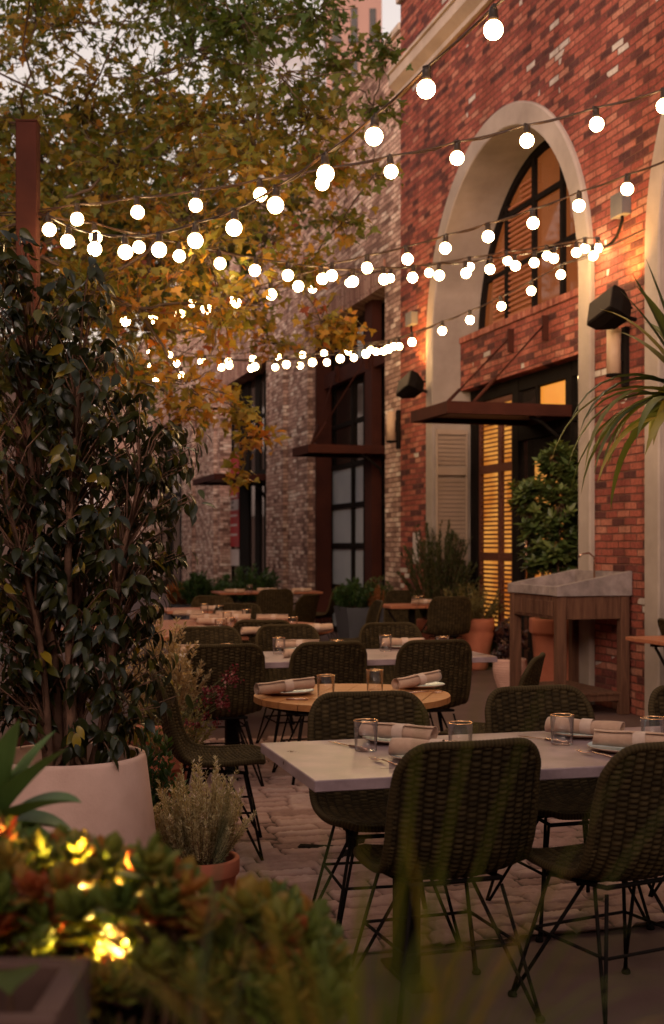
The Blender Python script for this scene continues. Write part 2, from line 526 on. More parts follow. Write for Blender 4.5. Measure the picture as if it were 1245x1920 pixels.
def vnoise(x, y, seed, f=1.0):
    r_ = np.random.default_rng(seed); out = np.zeros_like(x)
    for _ in range(7):
        a = r_.uniform(0, 2*math.pi); k = f*r_.uniform(.6, 1.6); ph = r_.uniform(0, 6.28)
        out += np.sin((x*math.cos(a)+y*math.sin(a))*k+ph)
    return out/7
def cobbles():
    # local x along NRM, y along DIR; origin on the ground
    x0, x1, y0, y1, st = -2.2, 4.2, 4.35, 9.3, .0125
    xs = np.arange(x0, x1, st); ys = np.arange(y0, y1, st)
    X, Y = np.meshgrid(xs, ys)
    yy = Y + .055*vnoise(X, Y, 1, 2.6) + .022*vnoise(X, Y, 2, 9)
    xx = X + .045*vnoise(X, Y, 3, 6.0) + .012*vnoise(X, Y, 8, 20)
    rr = yy/.125; ri = np.floor(rr).astype(int)
    h = lambda i, s: np.modf(np.sin(i*12.9898+s*78.233)*43758.5453)[0]
    wd = .17+.17*np.abs(h(ri, 1.3))
    cu = xx/wd + 3*np.abs(h(ri, 2.1)); ci = np.floor(cu).astype(int)
    fr = rr-ri; fc = cu-ci
    dr = np.minimum(fr, 1-fr)*.125; dc = np.minimum(fc, 1-fc)*wd
    rid = np.abs(h(ri*57.0+ci*13.0, 4.7)); tilt = h(ri*31.0+ci*7.0, 9.1)
    e = np.clip(np.minimum(dr, dc)/.013, 0, 1); e = e*e*(3-2*e)
    rough = .6*vnoise(X, Y, 5, 34)+.5*vnoise(X, Y, 6, 80)+.5*vnoise(X, Y, 7, 150)
    Z = .004 + e*(.014+.010*rid+.010*tilt*(fr-.5)*2) + .010*e*rough
    col = np.clip(e*(.30+.55*rid)+.22*e*rough, 0, 1)
    V = np.stack([X, Y, Z], -1).reshape(-1, 3)
    ny, nx = X.shape
    idx = np.arange(nx*ny).reshape(ny, nx)
    F = np.stack([idx[:-1,:-1], idx[:-1,1:], idx[1:,1:], idx[1:,:-1]], -1).reshape(-1, 4)
    me = mesh_np('cobble_path', V, F, M['cobble'], True, col.ravel())
    o = link('cobble_path', me, rot=(0,0,TH))
    tag(o, kind='structure')
cobbles()

# ---------------------------------------------------------------- red brick building
RED = thing('brick_building', 'red brick building with tall plaster arches, stone cornice and lamplit entrance', 'building', (OX, OY, 0), RZ)
uJ = W(751)                                            # junction with the paler building
uA0, uA1 = W(805), W(1115)
UC = (uA0+uA1)/2; RO = (uA1-uA0)/2; RI = RO-.24; ZS = 3.9
UC2 = W(1217)+RO
ZT = 8.62; UEND = 9.5
def arch_wall(u0, u1, zt, arches, Rh, zs, thick=.5):
    mb = MB(); cur = u0
    for uc in arches:
        mb.box(cur, uc-Rh, 0, thick, 0, zt)
        n = 48; prev = None
        for i in range(n):
            t0, t1 = math.pi*(1-i/n), math.pi*(1-(i+1)/n)
            a, za = uc+Rh*math.cos(t0), zs+Rh*math.sin(t0)
            b, zb = uc+Rh*math.cos(t1), zs+Rh*math.sin(t1)
            mb.add([(a,0,za),(b,0,zb),(b,0,zt),(a,0,zt)], [(0,1,2,3)])
            mb.add([(a,0,za),(b,0,zb),(b,thick,zb),(a,thick,za)], [(0,3,2,1)])
        mb.add([(uc-Rh,0,zt),(uc+Rh,0,zt),(uc+Rh,thick,zt),(uc-Rh,thick,zt)], [(0,1,2,3)])
        cur = uc+Rh
    if u1-cur > .02: mb.box(cur, u1, 0, thick, 0, zt)
    return mb
arch_wall(uJ, UEND, ZT, [UC, UC2], RO-.02, ZS).build('wall', M['brick_red'], RED)
def surround(uc):
    path = [(uc-1, 0)]; pts = []
    n = 48
    pts.append((-1, 0.0, 0.0, 0))
    angs = [math.pi*(1-i/n) for i in range(n+1)]
    rows = []
    def ring(R_, z_off, ang=None, base=None):
        pass
    prof = [(RO, 0.0), (RO, -.035), (RO-.015, -.05), (RI+.012, -.05), (RI, -.038), (RI, .62)]
    sta = [('l', None)]+[('a', a) for a in angs]+[('r', None)]
    vs = []; fs = []
    for kind, a in sta:
        for r_, v in prof:
            if kind == 'l': vs.append((uc-r_, v, 0))
            elif kind == 'r': vs.append((uc+r_, v, 0))
            else: vs.append((uc+r_*math.cos(a), v, ZS+r_*math.sin(a)))
    k = len(prof)
    for i in range(len(sta)-1):
        for j in range(k-1):
            fs.append((i*k+j, i*k+j+1, (i+1)*k+j+1, (i+1)*k+j))
    m = MB(); m.add(vs, fs); return m
for uc in (UC, UC2): surround(uc).build('arch_surround', M['plaster'], RED)
# cornice with stepped profile, and coping
m = MB()
prof = [(0, 7.38), (-.05, 7.38), (-.05, 7.44), (-.16, 7.52), (-.16, 7.66), (-.19, 7.66), (-.19, 7.70), (0, 7.74)]
vs = [(u, v, z) for u in (uJ-.02, UEND) for v, z in prof]; k = len(prof)
m.add(vs, [(j, j+1, k+j+1, k+j) for j in range(k-1)]+[tuple(range(k))[::-1]])
m.build('cornice', M['cornice'], RED)
m = MB(); m.box(uJ-.03, UEND, -.06, .56, ZT, ZT+.12, .01); m.build('coping', M['cornice'], RED)
# brick infill with soldier sill
ZP0, ZP1 = 3.34, 3.99
for uc in (UC, UC2):
    m = MB(); m.box(uc-RI+.002, uc+RI-.002, .32, .61, ZP0, ZP1-.07); m.build('brick_panel', M['brick_red'], RED)
    m = MB(); m.box(uc-RI+.002, uc+RI-.002, .30, .61, ZP1-.07, ZP1); m.build('window_sill', M['brick_sill'], RED)
# side and roof mass so the block is solid from other sides
m = MB(); m.box(uJ, UEND, .66, 9, 0, ZT-.6); m.build('rear_block', M['black'], RED)

def arch_window(uc):
    f = MB(); v0, v1 = .55, .62
    n = 40; Rf = RI-.002; Rg = RI-.09
    for i in range(n):
        t0, t1 = math.pi*(1-i/n), math.pi*(1-(i+1)/n)
        q = []
        for v in (v0, v1):
            for r_, t in ((Rf,t0),(Rf,t1),(Rg,t1),(Rg,t0)):
                q.append((uc+r_*math.cos(t), v, max(ZP1, ZS+r_*math.sin(t))))
        f.add(q, [(0,3,2,1),(2,3,7,6),(4,5,6,7)])
    f.box(uc-Rg, uc+Rg, v0-.002, v1, ZP1+.001, ZP1+.07)
    def top(u): return ZS+math.sqrt(max(0, Rg*Rg-(u-uc)**2))
    us = [uc-1.12, uc-.36, uc+.36, uc+1.12]
    for u in us: f.box(u-.035, u+.035, v0+.004, v1-.004, ZP1+.07, top(u)+.01)
    for z in (4.66, 5.3):
        hw = math.sqrt(max(0, Rg*Rg-(z-ZS)**2))
        f.box(uc-hw, uc+hw, v0+.010, v1-.01, z-.03, z+.03)
    fo = f.build('window', M['black'], RED)
    g_ = MB()
    vs = [(uc+Rg*math.cos(t), .60, max(ZP1, ZS+Rg*math.sin(t))) for t in [math.pi*i/n for i in range(n+1)]]
    g_.add(vs, [tuple(range(n+1))])
    g_.build('pane', M['pane_warm'], fo)
    s_ = MB(); z = ZP1+.12
    while z < 5.7:
        for (a, b) in ((uc-1.9, uc-1.17), (uc-1.07, uc-.42)):
            if top(a) > z+.05: s_.box(a, b, .567, .592, z, z+.028)
            elif top((a+b)/2) > z+.05: s_.box((a+b)/2, b, .567, .592, z, z+.028)
        z += .062
    s_.build('blind', M['teak_red'], fo)
arch_window(UC); arch_window(UC2)

# ---- entrance under the first arch, plane v = .45
VD = .45
def fr(mb, pa, pb, z0, z1, v0=VD, v1=VD+.1):
    ua, ub = W(pa, v=VD), W(pb, v=VD)
    mb.box(min(ua,ub), max(ua,ub), v0, v1, z0, z1, .004)
def zpx(px, py, v=VD): return W(px, py, v)[1]
f = MB()
fr(f, 880, 894, 0, ZP0-.003); fr(f, 960, 971, 0, ZP0-.003); fr(f, 1064, 1070.5, 0, ZP0-.003)
zt = zpx(1030, 757)
f.box(W(894, v=VD), UC+RI-.01, VD+.01, VD+.09, ZP0-.16, ZP0-.004)
f.box(W(971, v=VD), W(1064, v=VD), VD+.005, VD+.095, 2.62, 2.86)
f.box(W(1070.5, v=VD), UC+RI-.01, VD+.012, VD+.088, 2.72, 2.80)
f.box(W(971, v=VD), UC+RI-.01, VD+.008, VD+.10, 0.0, .14)
f.box(UC+RI-.07, UC+RI-.003, VD+.003, VD+.1, 0, ZP0-.01)
f.box(UC-RI+.003, W(880, v=VD), VD+.02, VD+.1, 0, ZP0-.01)
ent = f.build('entrance_frame', M['black'], RED)
m = MB(); m.box(W(971, v=VD), W(985, v=VD), VD+.04, VD+.05, .14, 2.62); m.box(W(1070.5, v=VD), UC+RI-.07, VD+.04, VD+.05, .14, 2.72)
m.box(W(971, v=VD), W(1002, v=VD), VD+.04, VD+.05, 2.86, ZP0-.16); m.box(W(1070.5, v=VD), UC+RI-.07, VD+.04, VD+.05, 2.80, ZP0-.16)
m.build('side_pane', M['pane_dark'], ent)
m = MB(); m.box(W(1006, v=VD), W(1058, v=VD), VD+.05, VD+.06, 2.86, ZP0-.17); m.build('transom_pane', M['lit'], ent)
m = MB(); m.box(W(1002, v=VD), W(1006, v=VD), VD+.012, VD+.08, 2.86, ZP0-.16); m.build('mullion', M['black'], ent)
m = MB(); m.box(W(1058, v=VD), W(1064, v=VD), VD+.012, VD+.08, 2.86, ZP0-.16)
m.build('mullion', M['black'], ent)
# door leaf
ud0, ud1 = W(986, v=VD), W(1063, v=VD)
m = MB()
m.box(ud0, ud0+.13, VD+.02, VD+.075, .15, 2.61, .004); m.box(ud1-.11, ud1, VD+.02, VD+.075, .15, 2.61, .004)
m.box(ud0+.13, ud1-.11, VD+.021, VD+.074, 2.40, 2.61, .004); m.box(ud0+.13, ud1-.11, VD+.021, VD+.074, .15, .50, .004)
m.box(ud0+.13, ud1-.11, VD+.023, VD+.072, 1.28, 1.36, .004)
door = m.build('door', M['black'], RED)
m = MB(); m.box(ud0+.13, ud1-.11, VD+.05, VD+.056, .50, 2.40); m.build('pane', M['lit_low'], door)
m = MB(); m.tube([WWl for WWl in ((ud0+.08, VD-.03, 1.0), (ud0+.08, VD-.03, 1.5))], .012); m.build('handle', M['steel'], door)
# louvred shutters in front of a lit room
def shutter(ua, ub, v, z0, z1, rails, name, mat_f, parent, stile=.05, along='u', uo=0):
    m = MB()
    def bx(a, b, va, vb, za, zb, bb=0):
        if along == 'u': m.box(a, b, va, vb, za, zb, bb)
        else: m.box(uo+va-v, uo+vb-v, a, b, za, zb, bb)
    bx(ua, ua+stile, v, v+.04, z0, z1, .003); bx(ub-stile, ub, v, v+.04, z0, z1, .003)
    zs_ = [z0]+[r for rr_ in rails for r in (rr_-.05, rr_+.05)]+[z1]
    bx(ua+stile, ub-stile, v+.001, v+.039, z0, z0+.06); bx(ua+stile, ub-stile, v+.001, v+.039, z1-.06, z1)
    for rr_ in rails: bx(ua+stile, ub-stile, v+.001, v+.039, rr_-.05, rr_+.05)
    z = z0+.075
    while z < z1-.09:
        if all(abs(z-rr_) > .07 for rr_ in rails):
            vs = []
            for a in (ua+stile, ub-stile):
                for dv, dz in (((.004, -.009), (.034, .009), (.036, .003), (.006, -.015)) if along == 'u' else ((.012, -.021), (.024, .019), (.028, .017), (.016, -.023))):
                    vs.append((a, v+dv, z+dz) if along == 'u' else (uo+dv, a, z+dz))
            m.add(vs, [(0,1,5,4),(1,2,6,5),(2,3,7,6),(3,0,4,7)])
        z += .052
    return m.build(name, mat_f, parent)
us0, us1 = W(895, v=VD), W(959, v=VD)
M['shutter'] = mat_wood('dark stained shutter wood', (.09,.03,.018), (.14,.05,.03), rough=.6)
r1, r2 = zpx(930, 877), zpx(930, 1044); zb = zpx(930, 1188)
um = us0+(us1-us0)*.62
for a, b in ((us0, um-.004), (um+.004, us1)):
    shutter(a, b, VD+.02, zb, ZP0-.17, [r1, r2], 'shutter', M['shutter'], RED)
m = MB(); m.box(us0, us1, VD+.085, VD+.095, zb, ZP0-.17); m.build('lit_window', M['lit_low'], RED)
m = MB(); m.box(us0, us1, VD+.015, VD+.09, 0, zb-.004, .004); m.build('kick_panel', M['black'], RED)
# pale leaf folded back against the reveal
M['creamshutter'] = mat_noise('cream painted shutter', (.36,.26,.19), (.44,.32,.24), 3, .6, .06, .001)
shutter(-.005, .40, 0, .35, 2.86, [r1, r2], 'folded_shutter', M['creamshutter'], RED, stile=.018, along='v', uo=UC-RI+.006)

# ---------------------------------------------------------------- pale brick building
PALE = thing('brick_warehouse', 'pale weathered brick building further down the alley with rust framed openings', 'building', (OX, OY, 0), RZ)
ZTP = 8.3; VP = .03; UF = -46
ops = [(W(587), W(718), 5.03), (W(410), W(500), 5.03), (W(283), W(340), 5.03), (W(205), W(240), 5.03)]
m = MB(); cur = uJ-.004
for a, b, zt in ops:
    m.box(b, cur, VP, .6, 0, ZTP); m.box(a, b, VP, .6, zt+.38, ZTP); cur = a
m.box(UF, cur, VP, .6, 0, ZTP)
# stepped pilasters on the piers
for (a, b) in ((W(505), W(537)), (W(563), W(583)), (W(345), W(364)), (W(388), W(405))):
    m.box(a, b, VP-.09, VP-.002, 0, 5.02)
m.build('wall', M['brick_pale'], PALE)
for a, b, zt in ops:
    m = MB(); m.box(a-.25, b+.02, VP-.03, .6, zt, zt+.378); m.build('lintel', M['soldier'], PALE)
m = MB(); m.box(UF, uJ-.03, VP-.05, .65, ZTP, ZTP+.1, .01); m.build('coping', M['cornice'], PALE)
m = MB(); m.box(UF, uJ-.01, 1.6, 9, 0, ZTP-.6); m.build('rear_block', M['black'], PALE)
def opening(idx, posts, rails, panes, rust_posts, beam=None):
    a, b, zt = ops[idx]
    if rust_posts:
        m = MB()
        for (p0, p1) in rust_posts: m.box(W(p0, v=.14), W(p1, v=.14), .14, .29, 0, zt)
        m.box(a+.002, a+.10, .035, .29, 0, zt-.001)
        if beam: m.box(a+.10, b-.002, .16, .285, beam[0], beam[1])
        m.build('steel_frame', M['rust'], PALE)
    m = MB()
    for (p0, p1) in posts: m.box(max(a+.003, W(p0, v=.30)), min(b-.003, W(p1, v=.30)), .30, .38, 0, zt)
    for z0, z1 in rails: m.box(a+.01, b-.01, .305, .37, z0, z1)
    fo = m.build('window', M['black'], PALE)
    for mat, lst in panes.items():
        m = MB()
        for (p0, p1, z0, z1) in lst:
            m.box(W(p0, v=.33) if p0 is not None else a, W(p1, v=.33) if p1 is not None else b, .335, .345, z0, z1)
        m.build('pane', M[mat], fo)
    return fo
def zo(px, py): return W(px, py, .3)[1]
z_ = [zo(650, y) for y in (1100, 1029, 1018, 953, 943, 877, 868, 798, 790)]
opening(0, [(614, 620), (658, 662.5), (681, 686)], [(0,.1), (z_[0]-.05, z_[0]+.02), (z_[1], z_[2]), (z_[3], z_[4]), (z_[5], z_[6]), (z_[7], z_[8])],
        {'pane_blue': [(620, 681, .1, z_[5])], 'pane_dark': [(620, 681, z_[6], 5.0), (None, 614, 0, 5.0), (686, None, 0, 5.0)]},
        [(684, 697)], (zo(684, 704), zo(684, 675)))
opening(1, [(412, 421), (448, 466), (478, 486), (495, 500)], [(0,.35), (2.85, 3.0), (4.1, 4.17)],
        {'pane_dark': [(None, None, .3, 5.0)]}, None)
opening(2, [(284, 290), (313, 321), (337, 341)], [(0,.3), (2.85, 3.0)], {'pane_dark': [(None, None, .3, 5.0)]}, None)
opening(3, [(207, 212), (236, 241)], [(0,.3), (2.85, 3.0)], {'pane_dark': [(None, None, .3, 5.0)]}, None)

# red poster hanging inside the second opening
pz = thing('poster', 'red poster with a white band standing behind the far window', 'poster', WW(W(434, v=.29), .29, zo(434, 1060)), RZ)
M['red'] = mat_noise('red printed board', (.30,.02,.025), (.38,.03,.035), 3, .6, .02, .001)
M['offwhite'] = mat_noise('off white print', (.45,.38,.36), (.52,.45,.42), 3, .6, .02, .001)
hw = (W(449, v=.29)-W(420.5, v=.29))/2; H0 = zo(434, 1025)-zo(434, 1060); H1 = zo(434, 855)-zo(434, 1060)
m = MB(); m.box(-hw, hw, -.012, 0, H0, H1); m.build('board', M['red'], pz)
za, zb_ = zo(434, 958)-zo(434, 1060), zo(434, 938)-zo(434, 1060)
m = MB(); m.box(-hw+.02, hw-.02, -.015, -.0125, za, zb_)
for q in range(5): m.box(-hw+.15, hw-.2, -.0145, -.0125, H0+.25+q*.22, H0+.30+q*.22)
m.box(-hw, hw, -.012, 0, 0, H0-.06)
m.build('print', M['offwhite'], pz)
for k_, parts_ in enumerate(([((-.22,.30),(-.12,0),.05), ((-.12,0),(-.02,.30),.05)], [((.06,.12),(.24,.12),.035), ((.06,.12),(.07,.02),.04), ((.07,.02),(.15,-.005),.04), ((.15,-.005),(.24,.02),.035), ((.06,.12),(.08,.20),.04), ((.08,.20),(.15,.225),.04), ((.15,.225),(.22,.20),.04), ((.22,.20),(.24,.12),.04)])):
    m = MB()
    for (p, q, w_) in parts_: m.tube([(p[0], -.017, za+.06+p[1]), (q[0], -.017, za+.06+q[1])], w_*.5, 6)
    o_ = m.build('letter', M['black'], pz); o_.scale = (1.4, .1, 1); o_.location = (0, -.016, 0)

# ---------------------------------------------------------------- canopies
def canopy(label, pn, pf, vout, vwall, z, brackets):
    un, uf = W(pn, v=vout), W(pf, v=vout)
    c = ((un+uf)/2, vwall)
    t = thing('entrance_canopy', label, 'canopy', WW(c[0], c[1], z), RZ, 'steel canopies over the entrances')
    L = abs(un-uf)/2; D = vwall-vout
    m = MB()
    for s_ in (-1, 1):                                 # side channels
        a = s_*L
        m.box(a-.01*s_, a, -D, 0, -.12, 0); m.box(a-.07*s_, a-.01*s_, -D+.01, 0, -.012, 0); m.box(a-.07*s_, a-.01*s_, -D+.01, 0, -.12, -.108)
    m.box(-L+.012, L-.012, -D, -D+.01, -.12, 0); m.box(-L+.07, L-.07, -D+.01, -D+.07, -.012, 0); m.box(-L+.07, L-.07, -D+.01, -D+.07, -.12, -.108)
    m.box(-L+.012, L-.012, -.02, 0, -.12, 0)
    m.build('channel_frame', M['rust'], t)
    m = MB(); m.box(-L+.011, L-.011, -D+.011, -.021, -.06, -.045); m.build('deck', M['greydeck'], t)
    for (uu, zz, vv) in brackets:
        m = MB()
        s_ = 1 if uu-c[0] > 0 else -1
        a = Vector((s_*(L-.03), -D*.78, 0)); b_ = Vector((uu-c[0], vv-vwall-.05, zz-z))
        m.tube([a, a+(b_-a)*.30], .019); m.tube([a+(b_-a)*.30, b_], .010)
        m.box(b_.x-.012, b_.x+.012, b_.y-.02, b_.y+.05, b_.z-.16, b_.z+.10)
        m.build('tie_rod', M['rust'], t)
    m = MB()                                            # curved bracket under the near side
    m.tube([(L-.1, -.02, -.5), (L-.1, -.10, -.32), (L-.1, -.30, -.17), (L-.1, -.42, -.12)], .022, 6); m.build('bracket', M['black'], t)
    return t
M['greydeck'] = mat_noise('grey underside sheet', (.20,.15,.14), (.28,.21,.19), 4, .6, .05, .001)
ub1, zb1 = W(963, 634, .32); ub2, zb2 = W(1028, 610, .32)
canopy('rusty steel canopy over the lamplit arched entrance', 838, 770, -.91, VD, 2.885, [(ub1, zb1, .32), (ub2, zb2, .32)])
ua = W(690, v=.14); canopy('rusty steel canopy over the frosted door of the pale brick building', 578, 548, -.90, .29, 2.875, [(W(640, v=.2), 4.2, .16), (ua, 4.2, .16)])
canopy('most distant steel canopy, seen between the ficus and the pale brick pier', 402, 361, -.80, .29, 2.885, [])

# ---------------------------------------------------------------- wall fittings
def sconce(px, py0, py1, label):
    u, z1 = W(px, py0, -.1); z0 = W(px, py1, -.1)[1]; h = z1-z0
    t = thing('wall_sconce', label, 'wall lamp', WW(u, 0, z0), RZ, 'cylinder lamps on the brick piers')
    m = MB(); m.lathe([(.045, 0), (.062, 0), (.062, h), (.055, h), (.055, .02), (.045, .0)], 24, 0, -.11); m.build('lamp_shade', M['sconce'], t)
    m = MB(); m.box(.0, .075, -.045, 0, -.10, h+.02, .004); m.box(-.02, .05, -.07, -.045, h*.3, h*.7); m.lathe([(.0, -.012), (.066, -.012), (.066, .012)], 24, 0, -.11)
    m.build('back_plate', M['black'], t)
sconce(1153, 618, 704, 'cream cylinder wall lamp beside the large arch, below the loudspeaker')
sconce(735, 772, 828, 'cream cylinder wall lamp on the far pier, next to the frosted door')

def speaker(px, py, v, label, rot, s=1.0):
    u, z = W(px, py, v)
    loc = WW(u, v, z)
    t = thing('loudspeaker', label, 'speaker', loc, 0, 'loudspeakers on the brick wall')
    t.rotation_euler = rot
    m = MB()
    vs = []
    for x, (hw_, hh) in ((0, (.17, .115)), (.10, (.17, .115)), (.24, (.10, .075))):
        vs += [(-hw_, x, -hh), (hw_, x, -hh), (hw_, x, hh), (-hw_, x, hh)]
    m.add(vs, [(0,1,2,3), (11,10,9,8)]+[(i*4+j, i*4+(j+1)%4, (i+1)*4+(j+1)%4, (i+1)*4+j)[::-1] for i in (0,1) for j in range(4)])
    m.build('cabinet', M['black'], t)
    m = MB(); m.box(-.16, .16, -.012, -.001, -.105, .105, .008); m.build('grille', M['speaker'], t)
    m = MB(); m.tube([(0, .22, 0), (0, .30, .02), (.02, .36, .02)], .018); m.build('mount', M['black'], t)
    t.scale = (s, s, s)
speaker(1126, 572, -.36, 'large dark loudspeaker tilted down beside the big plaster arch', (R(-22), R(-18), R(-62)))
speaker(757, 718, -.36, 'smaller looking dark loudspeaker on the far pier above the cylinder lamp', (R(-22), R(-18), R(-62)), .95)

def flood(px, py, label, power, vv=-.10, size=1.0, aim=None):
    u, z = W(px, py, vv)
    t = thing('floodlight', label, 'floodlight', WW(u, vv, z), RZ)
    m = MB(); m.lathe([(.0, -.07), (.035, -.07), (.05, 0), (.046, .004), (.040, -.004)], 16); m.build('housing', M['black'], t)
    m = MB(); m.lathe([(.040, -.003), (.0, -.002)], 16); m.build('lens', M['flood_lens'], t)
    m = MB(); m.tube([(0, 0, -.05), (0, .06, -.06), (0, -vv, -.06)], .010); m.build('arm', M['black'], t)
    ld = bpy.data.lights.new('lamp', 'SPOT'); ld.energy = power; ld.color = (1, .50, .12); ld.spot_size = R(95); ld.spot_blend = .8; ld.shadow_soft_size = .08
    lo = bpy.data.objects.new('lamp', ld); COL.objects.link(lo); lo.parent = t; lo.location = (0, 0, .02)
    d = Vector(aim or (0.0, .35, 1)); lo.rotation_euler = (-d).to_track_quat('Z', 'Y').to_euler()
M['flood_lens'] = mat_emit('warm flood lens', (1,.5,.14), 6)
flood(1146, 562, 'small floodlight hidden behind the large loudspeaker washing the bricks orange', 150, -.20, aim=(.22,.12,1))
flood(774, 706, 'small floodlight behind the far loudspeaker washing the bricks orange', 190, -.18, aim=(-.16, .08, 1))

def jbox(px0, py0, px1, py1, label):
    u0, z1 = W(px0, py0, -.05); u1, z0 = W(px1, py1, -.05)
    t = thing('junction_box', label, 'junction box', WW((u0+u1)/2, 0, z0), RZ, 'grey boxes feeding the light strings')
    hw_ = abs(u1-u0)/2; h = z1-z0
    m = MB(); m.box(-hw_, hw_, -.08, 0, 0, h, .006); m.build('body', M['greybox'], t)
    m = MB(); m.box(-hw_-.006, hw_+.006, -.094, -.081, -.006, h+.006, .004); m.build('cover', M['greybox'], t)
    return t
jbox(1153, 370, 1174, 400, 'grey junction box on the red wall right of the arch')
jbox(766, 589, 777, 607, 'grey junction box on the far red pier above the loudspeaker')
def conduit(pts, label):
    ps = [WW(*( (lambda q: (q[0], v, q[1]))(W(px, py, v)) )) for px, py, v in pts]
    o0 = ps[0]
    m = MB(); m.tube([p-o0 for p in ps], .014, 8)
    o = m.build('conduit', M['black'], None, o0); tag(o, label, 'conduit')
conduit([(1166, 401, -.03), (1167, 412, -.05), (1162, 428, -.05), (1156, 444, -.05), (1146, 456, -.06), (1132, 464, -.08)], 'black conduit curving from the junction box to the light strings')
conduit([(771, 608, -.03), (771, 618, -.04), (773, 628, -.06)], 'short black conduit under the grey box on the far red pier')
u, z = W(779, 1028, -.02)
m = MB(); m.box(-.11, .11, -.02, 0, -.2, .2, .004)
tag(m.build('wall_plaque', M['offwhite'], None, WW(u, 0, z), (0,0,RZ)), 'small pale plaque on the far red pier behind the dark green bush', 'plaque')

# ---------------------------------------------------------------- distant blocks
def block(name, label, cat, px0, px1, pytop, Y, depth, mat, cols, rows, wmat, wfrac=.5):
    x0, x1 = (px0-CX)/FPX*Y, (px1-CX)/FPX*Y; h = CH-(pytop-HY)*Y/FPX
    t = thing(name, label, cat, ((x0+x1)/2, Y, 0)); hw_ = (x1-x0)/2
    m = MB(); m.box(-hw_, hw_, 0, depth, 0, h); m.box(-hw_-.2, hw_+.2, -.25, depth+.2, h, h+.5); wl_ = m.build('wall', mat, t)
    for i in range(cols):
        for j in range(rows):
            cx = -hw_+(i+.5)*2*hw_/cols; zz = h*(.25+.7*(j+.5)/rows); ww_ = wfrac*hw_/cols; hh = .7*h/rows*.30
            m = MB(); m.box(cx-ww_, cx+ww_, -.06, -.005, zz-hh, zz+hh); m.box(cx-ww_-.15, cx+ww_+.15, -.2, -.005, zz-hh-.2, zz-hh-.005)
            m.build('window', wmat, t)
M['towergrey'] = mat_noise('pale grey tower cladding', (.34,.35,.38), (.42,.43,.46), .2, .8, .1, .02)
M['towerpink'] = mat_noise('pinkish render', (.30,.18,.15), (.36,.22,.18), .2, .85, .1, .02)
block('office_tower', 'pale grey tower showing through the tree leaves', 'tower', 455, 612, 60, 95, 20, M['towergrey'], 4, 9, M['pane_blue'])
block('apartment_block', 'pinkish high building rising behind the pale brick roofline', 'building', 612, 716, -160, 70, 20, M['towerpink'], 3, 9, M['pane_dark'], .35)
block('far_house', 'low brownish building closing the far end of the alley', 'building', -420, 330, 700, 62, 10, M['dark_render'], 7, 2, M['pane_dark'])

# added unseen blocks, left and behind the viewer, that cut ambient light
t = thing('side_light_blocker', 'added unseen block beside the alley that cuts ambient sky light', 'building', (-9.0, 8.0, 0))
m = MB(); m.box(-6, 0, -24, 24, 0, 7.5); m.build('wall', M['brick_red'], t)
t = thing('rear_light_blocker', 'added unseen block behind the viewer that cuts ambient sky light', 'building', (0, -9.0, 0))
m = MB(); m.box(-9, 14, -5, 0, 0, 6.0); m.build('wall', M['brick_red'], t)

